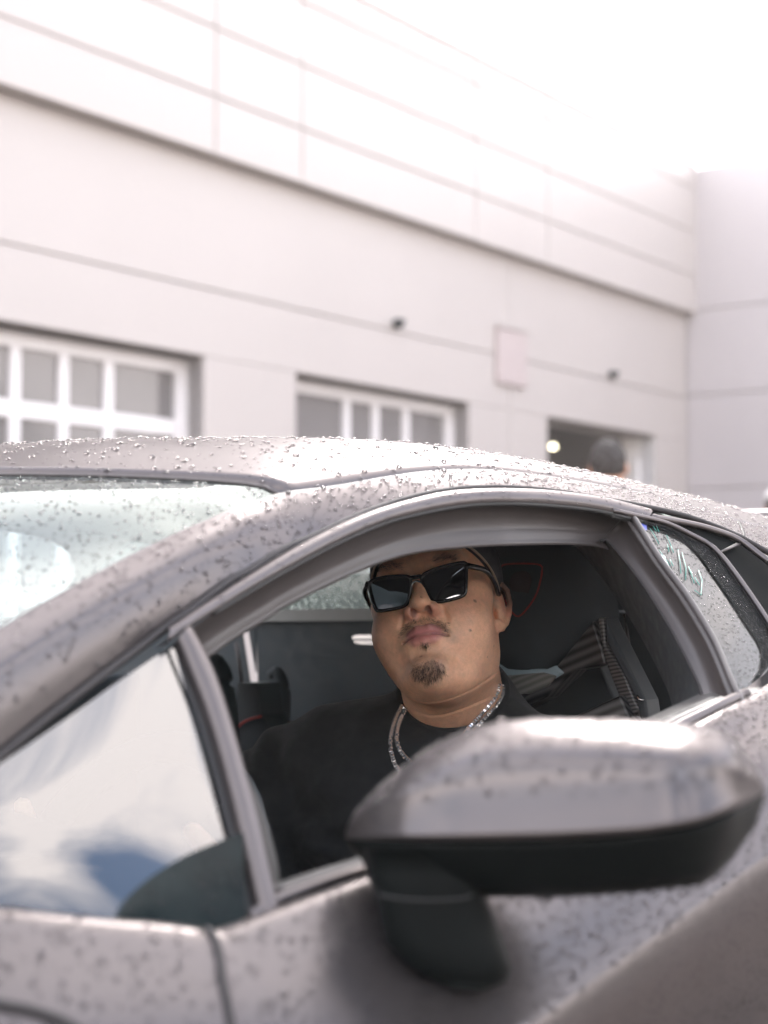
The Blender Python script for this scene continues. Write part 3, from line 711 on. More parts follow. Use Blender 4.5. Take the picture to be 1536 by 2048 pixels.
for q in topc:
    px = q[0]; d = mdepth(px); yt = q[1]; ym = np.interp(px, midc[:, 0], midc[:, 1]); yl = np.interp(px, lowc[:, 0], lowc[:, 1])
    h = max(ym - yt, 2.0); k = np.clip(h / 215.0, 0, 1); k = k * k * (3 - 2 * k) * 0.5 + 0.5 * np.clip(h / 215.0, 0, 1)
    prof = [(yt + 0.30 * h, 0.115 * k + .004), (yt + 0.10 * h, 0.085 * k + .003), (yt, 0.045 * k), (yt + 0.10 * h, 0.012 * k), (yt + 0.24 * h, -0.012 * k), (yt + 0.38 * h, -0.024 * k),
            (yt + 0.55 * h, -0.028 * k), (yt + 0.75 * h, -0.034 * k), (ym - 5, -0.042 * k), (ym, -0.038 * k), (ym + 1.0, -0.028 * k)]
    pp = smooth_poly(prof, 30)
    capR.append([at_depth(px, y_, d + dd) for y_, dd in pp])
    hl = max(yl - ym, 2.0)
    prof = [(ym - 1.0, -0.024 * k), (ym + 0.03 * hl, -0.031 * k), (ym + 0.5 * hl, -0.022 * k), (yl - 0.06 * hl, -0.006 * k), (yl, 0.012 * k), (yl - 0.02 * hl, 0.06 * k), (ym + 0.2 * hl, 0.108 * k + .003)]
    pp = smooth_poly(prof, 22)
    lowR.append([at_depth(px, y_, d + dd) for y_, dd in pp])
mir_root = bpy.data.objects.new('door_mirror', None); COL.objects.link(mir_root); mir_root.parent = car
mir_root.matrix_parent_inverse = Matrix.Translation(-car.location); mir_root['label'] = 'large wet door mirror in front of the driver window'
mcap = sheet('mirror_cover', capR, M_paint, mir_root)
sheet('mirror_housing', lowR, M_black, mir_root)
# mirror glass facing the rear
rows = [[c[0] * .97 + l[-1] * .03, c[0] * .5 + l[-1] * .5 + FW * 0.004, l[-1]] for c, l in zip(capR, lowR)]
sheet('mirror_glass', rows, M_chrome, mir_root)
# stalk
RR = []
d_top = mdepth(850) + 0.0; hb_ = skin_hit(930, 1965); d_bot = float((hb_ - CAM) @ FW) if hb_ is not None else 1.03
for py, xl, xr, f_, th in ((1700, 728, 985, -.1, .050), (1750, 738, 985, 0, .052), (1793, 750, 974, .1, .052), (1847, 760, 996, .35, .05), (1890, 768, 1012, .6, .05), (1934, 805, 1025, .85, .05), (1958, 840, 1014, .95, .044), (1978, 885, 965, 1.0, .03)):
    ring = []; d = d_top + (d_bot - d_top) * f_
    for k in range(24):
        a = 2 * math.pi * k / 24; c, s_ = math.cos(a), math.sin(a)
        cx = (xl + xr) / 2 + (xr - xl) / 2 * np.sign(c) * abs(c) ** 0.6
        ring.append(at_depth(cx, py + 6 * c, d - th * 0.5 * np.sign(s_) * abs(s_) ** 0.7))
    RR.append(ring)
rings('mirror_stalk', RR, M_black, mir_root)
tube('stalk_seam', [at_depth(x, y, mdepth(850) - 0.030) for x, y in smooth_poly([(757, 1789), (800, 1797), (860, 1800), (920, 1797), (944, 1791)], 16)], 0.0006, M_sealdk, mir_root, 6)

# ------------------------------------------------------------------ cabin
XB = 1.98                                                        # rear bulkhead
def bk(px, py, x=XB): return at_x(px, py, x)
def bpoly(name, px, m, parent=car, x=XB, th=0.003):
    return prism(name, [bk(*p, x) for p in px], (th, 0, 0), m, parent)
bpoly('bulkhead_panel', [(512, 1222), (1000, 1222), (1400, 1225), (1400, 2300), (512, 2300), (512, 1420), (516, 1365)], M_dash)
bpoly('bulkhead_panel', [(200, 1150), (478, 1150), (483, 1262), (499, 1363), (512, 1368), (511.5, 2300), (200, 2300)], M_dash)
bpoly('bulkhead_panel', [(479, 1150), (580, 1150), (500, 1222), (511, 1226), (511.4, 1345), (497, 1262), (484, 1261)], M_dash)
bpoly('bulkhead_panel', [(985, 1050), (1240, 1050), (1400, 1150), (1400, 1221), (985, 1221)], M_dash)
bpoly('rear_window_sill', [(500, 1220), (760, 1216), (1000, 1216), (1000, 1240), (760, 1241), (480, 1243)], mat('sill_grey', (0.20, 0.21, 0.20), 0.5, noise=(30, .1)), x=XB - 0.012, th=0.01)
sheet('rear_window', [[bk(500 + 484 * u, 1221), bk(700 + 284 * u, 1100)] for u in np.linspace(0, 1, 6)], M_bglass, car)
bpoly('header_lining', [(200, 985), (1240, 1030), (1240, 1050), (985, 1050), (985, 1099), (500, 1149), (200, 1149)], M_dash)
prism('drop_backdrop', [at_x(*p, 2.5) for p in ((545, 1150), (1000, 1142), (1000, 1300), (545, 1300))], (.02, 0, 0), mat('dark_green_backdrop', (0.005, 0.016, 0.014), 0.5, noise=(20, .4)), car)  # dark backdrop added behind the rear window so its drops stand out bright
# latch handle on the dark panel
hb = bpoly('latch_handle', [(703, 1274), (712, 1270), (760, 1269), (790, 1270), (790, 1278), (706, 1278)], M_chrome, x=XB - 0.03, th=0.01)
hb2 = bpoly('latch_handle', [(706, 1281), (790, 1281), (790, 1289), (722, 1289), (710, 1286)], M_chrome, x=XB - 0.03, th=0.02)
tube('pillar_strip', [bk(x, y, XB - .02) for x, y in ((472, 1284), (478, 1320), (484, 1368))], 0.0032, M_seal, car)
# passenger seat bolsters with coloured stitching
def bolster(pts, r, m=M_dash): return tube('seat_bolster', [at_x(*p) for p in pts], r, m, car, 14, 20)
bolster([(385, 1345, 1.75), (405, 1322, 1.75), (430, 1330, 1.75), (444, 1385, 1.75), (450, 1600, 1.7)], [0.012, .02, .024, .026, .03])
bolster([(540, 1350, 1.9), (556, 1345, 1.9), (566, 1385, 1.9), (560, 1470, 1.88)], [0.008, 0.012, 0.014, 0.016])
bpoly('seat_side', [(476, 1366), (515, 1366), (522, 1430), (540, 1450), (560, 1500), (560, 1700), (420, 1700), (420, 1480), (470, 1440)], M_dark, x=1.80, th=0.05)
tube('seat_stitching', [at_x(x, y, 1.795) for x, y in smooth_poly([(470, 1462), (485, 1446), (505, 1437), (522, 1433)], 12)], 0.0018, M_red, car, 6)
bpoly('seat_insert', [(543, 1458), (560, 1450), (582, 1444), (596, 1446), (596, 1475), (548, 1472)], M_orange, x=1.84, th=0.02)
tube('seat_stitching', [at_x(x, y, 1.83) for x, y in ((550, 1478), (564, 1478))], 0.002, M_red, car, 6)
# driver's seat: headrest shell, shoulder wings and open carbon shell
SXh = 1.60
hr = [(968, 1085), (1060, 1078), (1150, 1086), (1178, 1120), (1190, 1200), (1192, 1260), (1150, 1310), (1110, 1335), (1080, 1372), (1010, 1365), (990, 1330), (960, 1250)]
A = np.array([at_x(*p, SXh) for p in smooth_poly(hr, 60, True)]); cen_ = A.mean(0)
V = [cen_ + np.array([-0.03, 0, 0])]; F = []
nA = len(A)
for s_, dx in ((0.55, -0.026), (0.85, -0.014), (1.0, 0.004), (0.98, 0.05)):
    V += [cen_ + (a - cen_) * s_ + np.array([dx, 0, 0]) for a in A]
F += [(0, 1 + (k + 1) % nA, 1 + k) for k in range(nA)]
for q in range(3):
    F += [(1 + q * nA + k, 1 + q * nA + (k + 1) % nA, 1 + (q + 1) * nA + (k + 1) % nA, 1 + (q + 1) * nA + k) for k in range(nA)]
F.append(tuple(1 + 3 * nA + k for k in range(nA))[::-1])
headrest = mesh_obj('headrest', V, F, M_dash, car)
M_shield = mat('shield_embroidery', (0.030, 0.014, 0.015), 0.7)
sh = [(1006, 1130), (1042, 1127), (1080, 1130), (1084, 1142), (1080, 1165), (1072, 1190), (1056, 1215), (1036, 1233), (1018, 1216), (1006, 1190), (1000, 1160), (1002, 1140)]
tube('shield_outline', [at_x(*p, SXh - 0.03) for p in smooth_poly(sh, 50, True)], 0.0011, mat('dull_red_thread', (0.30, 0.035, 0.03), 0.7), headrest, 6, closed=True)
prism('shield_emblem', [at_x(*p, SXh - 0.0285) for p in smooth_poly([(1030, 1145), (1052, 1143), (1062, 1160), (1056, 1188), (1048, 1205), (1032, 1206), (1026, 1185), (1018, 1170), (1022, 1155)], 24, True)], (0.004, 0, 0), M_shield, headrest)
tube('seat_stitching', [at_x(x, y, 1.60) for x, y in smooth_poly([(1128, 1092), (1138, 1140), (1152, 1180), (1168, 1215), (1180, 1232), (1187, 1243)], 20)], 0.0014, M_red, car, 6)
def xpoly(name, px, x, m, th=0.03): return prism(name, [at_x(*p, x) for p in px], (th, 0, 0), m, car, bev=0.003)
xpoly('seat_shell', [(1186, 1240), (1205, 1300), (1212, 1330), (1150, 1340), (1090, 1395), (1040, 1420), (1050, 1390), (1085, 1365), (1130, 1310)], 1.585, M_carbon)
xpoly('seat_shell', [(1194, 1235), (1208, 1235), (1212, 1290), (1250, 1350), (1270, 1400), (1280, 1420), (1262, 1440), (1240, 1400), (1205, 1310)], 1.57, M_carbon2)
xpoly('seat_shell_edge', [(1208, 1232), (1220, 1260), (1250, 1320), (1290, 1400), (1296, 1440), (1280, 1440), (1272, 1400), (1236, 1330), (1212, 1285)], 1.56, M_dark)
xpoly('seat_shell', [(1150, 1432), (1205, 1405), (1240, 1390), (1262, 1440), (1275, 1470), (1100, 1470)], 1.56, M_carbon)
xpoly('seat_backrest', [(960, 1300), (1200, 1330), (1230, 1400), (1290, 1500), (1300, 1900), (800, 1900), (900, 1500)], 1.70, M_dark, 0.06)
M_pale = mat('pale_blue_reflection', (0.36, 0.46, 0.50), 0.22)  # pale reflection on the carbon shell, painted as its own panel
xpoly('shell_reflection_panel', [(985, 1303), (1000, 1320), (1016, 1336), (1092, 1338), (1110, 1330), (1129, 1346), (1110, 1358), (1085, 1362), (1000, 1354), (986, 1340)], 1.583, M_pale, 0.01)
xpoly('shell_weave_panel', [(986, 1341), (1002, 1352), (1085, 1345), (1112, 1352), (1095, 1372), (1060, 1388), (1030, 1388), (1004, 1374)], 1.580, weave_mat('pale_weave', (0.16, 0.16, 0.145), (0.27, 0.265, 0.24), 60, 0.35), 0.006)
tube('belt_buckle', [at_x(x, y, 1.555) for x, y in ((1274, 1391), (1279, 1399), (1286, 1400))], 0.0014, M_chrome, car, 5)
tube('seat_belt', [at_x(*p) for p in ((1248, 1228, 1.72), (1252, 1256, 1.72), (1257, 1286, 1.71))], 0.0024, M_seal, car, 6)
# shell of the cabin: floor, far door, dashboard, wheel
def cbox(name, o, ex, ey, ez, m): return bevel(mesh_obj(name, box_verts(o, (ex, 0, 0), (0, ey, 0), (0, 0, ez)), BOXF, m, car, smooth=False), 0.01)
cbox('floor_pan', (0.2, 0.66, 0.14), 2.4, 1.8, 0.03, M_dark)
cbox('far_door', (0.3, 2.42, 0.15), 1.7, 0.05, 0.66, M_dash)
cbox('rear_deck', (2.05, 0.75, 0.15), 0.9, 1.25, 0.62, M_dark)
cbox('center_console', (0.7, 1.46, 0.17), 1.1, 0.2, 0.33, M_dark)
dr = []
for y in np.linspace(0.86, 2.30, 30):
    dr.append([(0.20, y, 0.80), (0.45, y, 0.80 + .012 * math.sin((y - .86) * 6)), (0.70, y, 0.80 + 0.02 * math.exp(-((y - 1.2) / .2) ** 2)), (0.78, y, 0.775), (0.80, y, 0.70), (0.74, y, 0.55), (0.70, y, 0.35)])
sheet('dashboard', dr, M_dash, car)
ang = np.linspace(0, 2 * math.pi, 40, endpoint=False)
wc = np.array([0.98, 1.22, 0.66]); ax1 = np.array([0, 1, 0]); ax2 = np.array([0.42, 0, 0.907])
tube('steering_wheel', [wc + 0.17 * (math.cos(a) * ax1 + (0.9 if math.sin(a) < -.5 else 1.0) * math.sin(a) * ax2) for a in ang], 0.016, M_dash, car, 10, closed=True)
tube('steering_spoke', [wc - ax1 * .16, wc, wc + ax1 * .16], 0.014, M_dark, car, 8)
tube('steering_column', [wc, wc + np.array([-.22, 0, .08])], 0.03, M_dark, car, 10)
# passenger side glass surround (far side of the cabin)
farD = np.array([[p[0], 2 * YC - p[1], p[2]] for p in [side(*q, 0.0) for q in smooth_poly(D_px[:13], 40)]])
farB = np.array([[p[0], 2 * YC - p[1], p[2]] for p in [side(*q, 0.0) for q in smooth_poly([(330, 1848), (559, 1812), (734, 1748), (1100, 1585), (1370, 1455), (1440, 1420)], 40)]])
sheet('far_side_glass', [[a + (b - a) * t for t in np.linspace(0, 1, 6)] for a, b in zip(farD, farB)], M_sglass, car)
dfar = door_rows.copy(); dfar[:, :, 1] = 2 * YC - dfar[:, :, 1]; sheet('far_body_side', dfar[::2], M_paint, car)
# headlining under the roof so the cabin stays dark
hl = roof_rows[::3, ::4].copy(); hl[:, :, 2] -= 0.03; sheet('headlining', hl[:, :9], M_dash, car)
# bonnet in front of the windscreen
br = []
for x in np.linspace(0.42, -1.1, 14):
    br.append([(x - 0.12 * (1 - ((y - YC) / .75) ** 2), y, 0.80 - 0.16 * ((0.42 - x) / 1.5) ** 1.6 + .02 * abs(y - YC)) for y in np.linspace(0.82, 2.30, 18)])
sheet('bonnet', br, M_paint, car)
# rear wing on struts
wl = at_depth(1452, 1026, 3.05); wz_ = wl[2]
wing_y = np.linspace(0.72, 2.40, 26)
prof = [(-0.14, 0.0), (-0.10, 0.016), (0.0, 0.022), (0.10, 0.018), (0.15, 0.026), (0.10, 0.008), (0.0, 0.002), (-0.10, -0.006)]
xw = at_depth(1500, 1026, 3.05)[0]
rings('rear_spoiler', [[(xw + a, y, wz_ - 0.016 + b) for a, b in prof] for y in wing_y], M_paint, car)
for y in (1.15, 1.97): cbox('spoiler_strut', (xw - 0.05, y, 0.74), 0.12, 0.015, wz_ - 0.76, M_black)

# ------------------------------------------------------------------ sculpting kit: signed distances and surface nets
def s_ell(p, c, r):
    c, r = np.array(c, float), np.array(r, float); q = (p - c)
    k0 = np.linalg.norm(q / r, axis=-1); k1 = np.linalg.norm(q / (r * r), axis=-1) + 1e-9
    return k0 * (k0 - 1.0) / k1
def s_cap(p, a, b, ra, rb=None):
    rb = ra if rb is None else rb
    a, b = np.array(a, float), np.array(b, float); ba = b - a; pa = p - a
    h = np.clip((pa @ ba) / (ba @ ba + 1e-12), 0, 1)
    return np.linalg.norm(pa - h[..., None] * ba, axis=-1) - (ra + (rb - ra) * h)
def s_chain(p, pts, rs):
    d = None
    rs = [rs] * len(pts) if np.isscalar(rs) else rs
    for k in range(len(pts) - 1):
        e = s_cap(p, pts[k], pts[k + 1], rs[k], rs[k + 1]); d = e if d is None else np.minimum(d, e)
    return d
def smin(a, b, k): h = np.clip(0.5 + 0.5 * (b - a) / k, 0, 1); return b * (1 - h) + a * h - k * h * (1 - h)
def smax(a, b, k): return -smin(-a, -b, k)
def surface_nets(fn, lo, hi, step, newton=2):
    lo, hi = np.array(lo, float), np.array(hi, float); n = np.ceil((hi - lo) / step).astype(int) + 1
    ax = [lo[k] + step * np.arange(n[k]) for k in range(3)]
    BK = 8; nb = -(-n // BK)
    cen = np.stack(np.meshgrid(*[lo[k] + step * (BK * np.arange(nb[k]) + (BK - 1) / 2) for k in range(3)], indexing='ij'), -1).reshape(-1, 3)
    dc = fn(cen).reshape(tuple(nb)); D = np.repeat(np.repeat(np.repeat(dc, BK, 0), BK, 1), BK, 2).astype(np.float32)
    near = np.argwhere(np.abs(dc) < step * BK * 1.45); loc_ = np.stack(np.meshgrid(*[np.arange(BK)] * 3, indexing='ij'), -1).reshape(-1, 3)
    for i in range(0, len(near), 300):
        ix = (near[i:i + 300, None] * BK + loc_[None]).reshape(-1, 3); D[tuple(ix.T)] = fn(lo + step * ix)
    D = np.ascontiguousarray(D[:n[0], :n[1], :n[2]])
    S = D < 0
    cnt = sum(S[a:n[0] - 1 + a, b:n[1] - 1 + b, c:n[2] - 1 + c].astype(np.int8) for a in (0, 1) for b in (0, 1) for c in (0, 1))
    act = (cnt > 0) & (cnt < 8); idx = -np.ones(act.shape, np.int64); cells = np.argwhere(act); idx[act] = np.arange(len(cells))
    acc = np.zeros((len(cells), 3)); w_ = np.zeros(len(cells))
    cor = [(a, b, c) for a in (0, 1) for b in (0, 1) for c in (0, 1)]
    for i in range(8):
        for j in range(i + 1, 8):
            ci, cj = np.array(cor[i]), np.array(cor[j])
            if np.abs(ci - cj).sum() != 1: continue
            a = D[tuple((cells + ci).T)]; b = D[tuple((cells + cj).T)]; m = (a < 0) != (b < 0)
            t = np.where(m, a / (a - b + 1e-12), 0)
            acc += m[:, None] * (ci + t[:, None] * (cj - ci)); w_ += m
    V = lo + step * (cells + acc / w_[:, None])
    F = []
    for k in range(3):
        u, v = (k + 1) % 3, (k + 2) % 3
        e = np.zeros(3, int); e[k] = 1
        a = S[tuple(slice(0, n[q] - e[q]) for q in range(3))]; b = S[tuple(slice(e[q], n[q]) for q in range(3))]
        for sgn, msk in ((1, a & ~b), (-1, ~a & b)):
            c = np.argwhere(msk); c = c[(c[:, u] > 0) & (c[:, v] > 0) & (c[:, u] < n[u] - 1) & (c[:, v] < n[v] - 1)]
            du, dv = np.zeros(3, int), np.zeros(3, int); du[u] = 1; dv[v] = 1
            q = np.stack([idx[tuple((c - du - dv).T)], idx[tuple((c - dv).T)], idx[tuple(c.T)], idx[tuple((c - du).T)]], -1)
            F.append(q if sgn > 0 else q[:, ::-1])
    F = np.vstack(F); F = F[(F >= 0).all(1)]
    h = step * 0.2
    for _ in range(newton):
        tet = np.array([(1, -1, -1), (-1, -1, 1), (-1, 1, -1), (1, 1, 1)], float)
        f4 = [fn(V + h * t_) for t_ in tet]; d = sum(f4) / 4; g_ = sum(f[:, None] * t_ for f, t_ in zip(f4, tet)) / (4 * h)
        V = V - np.clip(d / (np.maximum((g_ ** 2).sum(-1), 0.2)), -step, step)[:, None] * g_
    return V, F
def np_mesh(name, V, F, m, parent=None, cols=None):
    me = bpy.data.meshes.new(name); V = np.asarray(V, np.float32); F = np.asarray(F, np.int32)
    me.vertices.add(len(V)); me.vertices.foreach_set('co', V.ravel())
    k = F.shape[1]; me.loops.add(F.size); me.loops.foreach_set('vertex_index', F.ravel())
    me.polygons.add(len(F)); me.polygons.foreach_set('loop_start', np.arange(0, F.size, k, dtype=np.int32))
    me.polygons.foreach_set('use_smooth', np.ones(len(F), bool))
    me.update(calc_edges=True); me.validate()
    if cols is not None:
        a = me.color_attributes.new('col', 'FLOAT_COLOR', 'POINT'); c4 = np.ones((len(V), 4), np.float32); c4[:, :3] = cols; a.data.foreach_set('color', c4.ravel())
    if m: me.materials.append(m)
    o = bpy.data.objects.new(name, me); COL.objects.link(o)
    if parent is not None: o.parent = parent; o.matrix_parent_inverse = Matrix.Translation(-world_loc(parent))
    return o

# ------------------------------------------------------------------ the driver
# head frame in millimetres: X to his right, Y out of the face, Z up, origin between the ears at eye height
def rotm(y, p, r):
    y, p, r = R_(y), R_(p), R_(r)
    base = np.array([[0, 1, 0], [-1, 0, 0], [0, 0, 1]], float).T
    Ry = np.array([[math.cos(y), -math.sin(y), 0], [math.sin(y), math.cos(y), 0], [0, 0, 1]])
    Rx = np.array([[1, 0, 0], [0, math.cos(p), -math.sin(p)], [0, math.sin(p), math.cos(p)]])
    Rr = np.array([[math.cos(r), 0, math.sin(r)], [0, 1, 0], [-math.sin(r), 0, math.cos(r)]])
    return base @ Ry @ Rx @ Rr
HM = rotm(24.1, 22.3, 11.2); HL = np.array([1.4356, 1.2068, 0.9493]); HS = 0.95e-3
def to_world(p): return np.asarray(p) * HS @ HM.T + HL
def to_head(P): return (np.asarray(P) - HL) @ HM / HS
NBASE = at_depth(914, 1445, 1.945); SHR = at_depth(612, 1556, 1.97)
dirR = SHR - NBASE; SHL = NBASE + np.array([-dirR[0], -dirR[1], dirR[2]]) ; SHL[2] += 0.0
FWD = np.cross([0, 0, 1], dirR); FWD /= np.linalg.norm(FWD)
nb_h = to_head(NBASE)
skull_c = np.array([0, -6, -48.0])
def head_sdf(p):
    q = p.copy(); q[:, 0] = np.abs(q[:, 0])
    d = s_ell(p, (0, -4, 38), (77, 92, 86))
    d = smin(d, s_ell(p, (0, 20, -32), (66, 66, 84)), 22)
    d = smin(d, s_ell(q, (34, 4, -66), (27, 45, 38)), 20)            # heavy jaw
    d = smin(d, s_ell(q, (39, 50, -48), (33, 33, 38)), 24)
    d = smin(d, s_ell(q, (29, 34, -80), (26, 36, 32)), 20)           # cheeks
    d = smin(d, s_ell(q, (56, 38, -8), (17, 30, 16)), 14)            # cheekbones
    d = smin(d, s_ell(p, (0, 70, -108), (27, 25, 23)), 14)           # chin
    d = smin(d, s_ell(p, (0, 36, -112), (44, 44, 22)), 16)           # fullness under the chin
    d = smin(d, s_ell(p, (0, 70, -74), (33, 23, 27)), 12)            # muzzle
    d = smin(d, s_cap(q, (0, 80, 22), (40, 72, 22), 13), 14)         # brow
    d = smax(d, -s_ell(q, (33, 92, 0), (19, 13, 12)), 12)            # eye hollows
    d = smin(d, s_ell(q, (32, 72, 0), (16, 13, 12)), 4)              # lids
    # nose
    d = smin(d, s_cap(p, (0, 84, 8), (0, 95, -27), 8, 9.5), 8)
    d = smin(d, s_ell(p, (0, 97, -33), (12.5, 12, 10)), 5)
    d = smin(d, s_ell(q, (14.5, 88, -40), (8.5, 11.5, 8.5)), 4)
    d = smax(d, -s_ell(q, (8.8, 95.2, -44.5), (4.5, 6.2, 7.5)), 1.2)
    d = smax(d, -s_chain(q, [(22, 92, -34), (25, 86, -44), (28, 86, -56)], 1.4), 5)     # fold beside the nose
    d = smax(d, -s_cap(p, (0, 101, -53), (0, 100, -63), 2.0), 4)     # philtrum
    # lips
    up = s_chain(q, [(0, 91.2, -66.3), (7, 91.5, -65.3), (16, 87, -68.3), (25, 80, -72.3)], [6.2, 6.4, 5.2, 2.6])
    lo = s_chain(q, [(0, 89.5, -78.3), (10, 88, -77.8), (18, 84, -75.8), (24, 79.5, -73.3)], [7.0, 6.8, 5.2, 2.5])
    d = smin(d, up, 3.0); d = smin(d, lo, 3.0)
    d = smax(d, -s_chain(q, [(0, 97.6, -72.4), (8, 96.6, -72.2), (17, 91.5, -72.8), (27, 84, -74.6)], [1.9, 1.8, 1.6, 1.7]), 1.0)
    d = smax(d, -s_cap(q, (0, 97, -94), (14, 92, -93), 4.0), 8)      # groove above the chin
    # ears
    e_ = q - np.array([-2.5, 0, 0])
    ear = s_ell(e_, (77, -12, -12), (6, 16, 27))
    ear = smin(ear, s_chain(e_, [(73, 6, 2), (77, 2, 14), (82, -10, 20), (86, -21, 15), (87, -25, 0), (85, -21, -16), (81, -12, -30), (77, -4, -37), (74, 3, -34)], [2.6, 3.2, 3.4, 3.6, 3.4, 3.6, 5, 5.5, 4]), 3)
    ear = smax(ear, -s_ell(e_, (86, -7, -11), (4.5, 6.0, 9)), 4)
    ear = smax(ear, -s_chain(e_, [(85, -5, 9), (88, -14, 11), (89.5, -18, 0), (88, -15, -12)], 1.6), 3)
    ear = smin(ear, s_cap(e_, (76, 4, -10), (77, 4, -17), 3.6), 3)
    d = smin(d, ear, 5)
    # neck and the start of the shoulders
    nk = s_cap(p, (0, -16, -58), nb_h + np.array([0, 0, 10]), 62, 64)
    d = smin(d, nk, 24)
    return d
CREASE = []
def head_full(p):
    d = head_sdf(p)
    for pts, r, k in CREASE: d = smax(d, -s_chain(p, pts, r), k)
    return d
def hit(px, py, fn=head_sdf, lo=1.4, hi=2.3):
    r = ray(px, py); t = lo
    for _ in range(60):
        dd = float(fn(to_head((CAM + r * t)[None]))[0]) * HS
        if abs(dd) < 6e-5: break
        t += dd * 0.85
        if t > hi: return None
    return CAM + r * t
for pxs, r, k in (([(996, 1344), (960, 1370), (920, 1391), (880, 1403), (845, 1405), (818, 1396)], 1.1, 3.0), ([(985, 1392), (940, 1412), (895, 1428), (860, 1432), (832, 1424)], 1.0, 3.0)):
    P = [hit(*q) for q in smooth_poly(pxs, 14)]; P = [to_head(q[None])[0] for q in P if q is not None]
    if len(P) > 3: CREASE.append((P, r, k))
ch_lo = (np.minimum(nb_h, 0) + np.array([-96, -110, -25])); ch_lo[2] = nb_h[2] - 15
V, F = surface_nets(head_full, np.minimum((-98, -112, 0), nb_h - 90), np.maximum((98, 122, 132), (nb_h + 90) * np.array([1, 1, 0])), 2.0, 2)
# skin colours: pigment, with shade painted into the mouth line and nostrils
base = np.array([0.81, 0.465, 0.295]); C = np.tile(base, (len(V), 1)).astype(np.float32)
q = V.copy(); q[:, 0] = np.abs(q[:, 0])
def blend(wt, col): global C; C = C * (1 - wt[:, None]) + np.array(col) * wt[:, None]
def soft(d, wd): return np.clip(0.5 - d / wd, 0, 1)
blend(0.35 * soft(s_ell(q, (44, 66, -40), (26, 26, 22)), 16), (0.60, 0.29, 0.19))
blend(0.55 * soft(s_ell(q, (14, 92, -44), (10, 12, 8)), 5), (0.56, 0.22, 0.17))
blend(0.45 * soft(s_ell(q, (86, -14, 4), (14, 22, 30)), 8), (0.60, 0.20, 0.14))
lipd = np.minimum(s_chain(q, [(0, 91.2, -66.6), (7, 91.5, -65.6), (16, 87, -68.3), (24, 81, -72.0)], [6.3, 6.5, 5.4, 2.6]), s_chain(q, [(0, 89.5, -77.8), (10, 88, -77.4), (18, 84, -75.8), (23, 80, -73.3)], [7.0, 6.8, 5.2, 2.6]))
blend(0.92 * soft(lipd - 0.6, 1.6), (0.55, 0.20, 0.20))
blend(0.75 * soft(s_chain(q, [(0, 96.5, -72.4), (8, 95.5, -72.2), (17, 90.5, -72.8), (27, 83.5, -74.6)], 1.6), 1.6), (0.16, 0.05, 0.05))  # shade painted between the lips
stub = soft(s_ell(q, (0, 80, -108), (26, 30, 20)), 14) * 0.40 + soft(s_chain(q, [(0, 100, -60), (18, 92, -63), (31, 80, -78)], 6), 6) * 0.30
blend(np.clip(stub, 0, .6), (0.17, 0.115, 0.085))
hairz = V[:, 2] - (20 + 0.55 * V[:, 1]) + 12 * (V[:, 1] < -5) * np.clip(-V[:, 1] / 20, 0, 1)
side_hair = np.clip((hairz + 18) / 22, 0, 1) * (q[:, 0] > 50) * (V[:, 1] < 22)
blend(0.85 * side_hair, (0.10, 0.075, 0.06))
burn = soft(s_cap(q, (73, 14, 18), (72, 13, -20), 7), 9); blend(0.55 * burn, (0.16, 0.11, 0.085))
for m_px, rr in (((950, 1202), 1.9), ((842, 1194), 1.0), ((897, 1246), 1.2), ((842, 1313), 1.0), ((988, 1292), 1.1), ((941, 1261), .9), ((975, 1314), .8)):
    hp = hit(*m_px)
    if hp is not None:
        dm = np.linalg.norm(V - to_head(hp[None])[0], axis=1); blend(0.75 * np.clip((rr + 1.0 - dm) / 1.2, 0, 1), (0.09, 0.05, 0.04))
blend(0.85 * soft(s_ell(q, (8.8, 94.5, -44), (4.2, 6, 7)), 1.5), (0.12, 0.04, 0.035))  # shade painted inside the nostrils
vn = np.sin(V[:, 0] * .21 + 1.3 * np.sin(V[:, 2] * .13)) * np.sin(V[:, 2] * .17 + V[:, 1] * .11) + 0.6 * np.sin(V[:, 0] * .53 + V[:, 1] * .41) * np.sin(V[:, 2] * .47)
C = C * (1 + 0.035 * vn[:, None] * np.array([0.6, 1.0, 1.1])); C = C * (1 + rng.normal(0, 0.03, (len(C), 1)))
C = np.clip(C, 0, 1)
driver = thing('person', 'man in sunglasses, black t-shirt and silver chains at the wheel of the car', 'person', tuple(NBASE - np.array([0, 0, 0.6])))
# hidden torso and arms belong to the same body
def wsd(P, a, b, ra, rb=None): return s_cap(P, a, b, ra, rb)
ELR = SHR + np.array([-0.20, 0.06, -0.22]); HNR = np.array([0.985, 1.385, 0.665]); ELL = SHL + np.array([-0.16, -0.02, -0.24]); HNL = np.array([0.985, 1.05, 0.665])
def arm_sdf(P):
    d = None
    for sh_, el, hn, sg in ((SHR, ELR, HNR, 1), (SHL, ELL, HNL, -1)):
        a = np.minimum(wsd(P, sh_, el, .056, .045), wsd(P, el, hn, .044, .028))
        pal = hn + np.array([-0.03, 0, 0.02]); a = smin(a, s_ell(P, pal, (.036, .022, .045)), 0.02)
        for k in range(4):
            b0 = pal + np.array([-0.02 + 0.0, -sg * .008, 0.03 - k * 0.021]); b1 = b0 + np.array([-0.025, -sg * 0.02, 0.0]); b2 = b1 + np.array([0.012, -sg * 0.026, -0.002]); b3 = b2 + np.array([0.02, -sg * 0.004 * (k % 2), 0.0])
            a = smin(a, s_chain(P, [b0, b1, b2, b3], [.0095, .0092, .0088, .008]), 0.004)
        t0 = pal + np.array([0.012, -sg * 0.01, 0.03]); a = smin(a, s_chain(P, [t0, t0 + np.array([0.0, -sg * .02, 0.022]), t0 + np.array([-0.012, -sg * 0.03, 0.04])], [.011, .0105, .009]), 0.006)
        d = a if d is None else np.minimum(d, a)
    return d
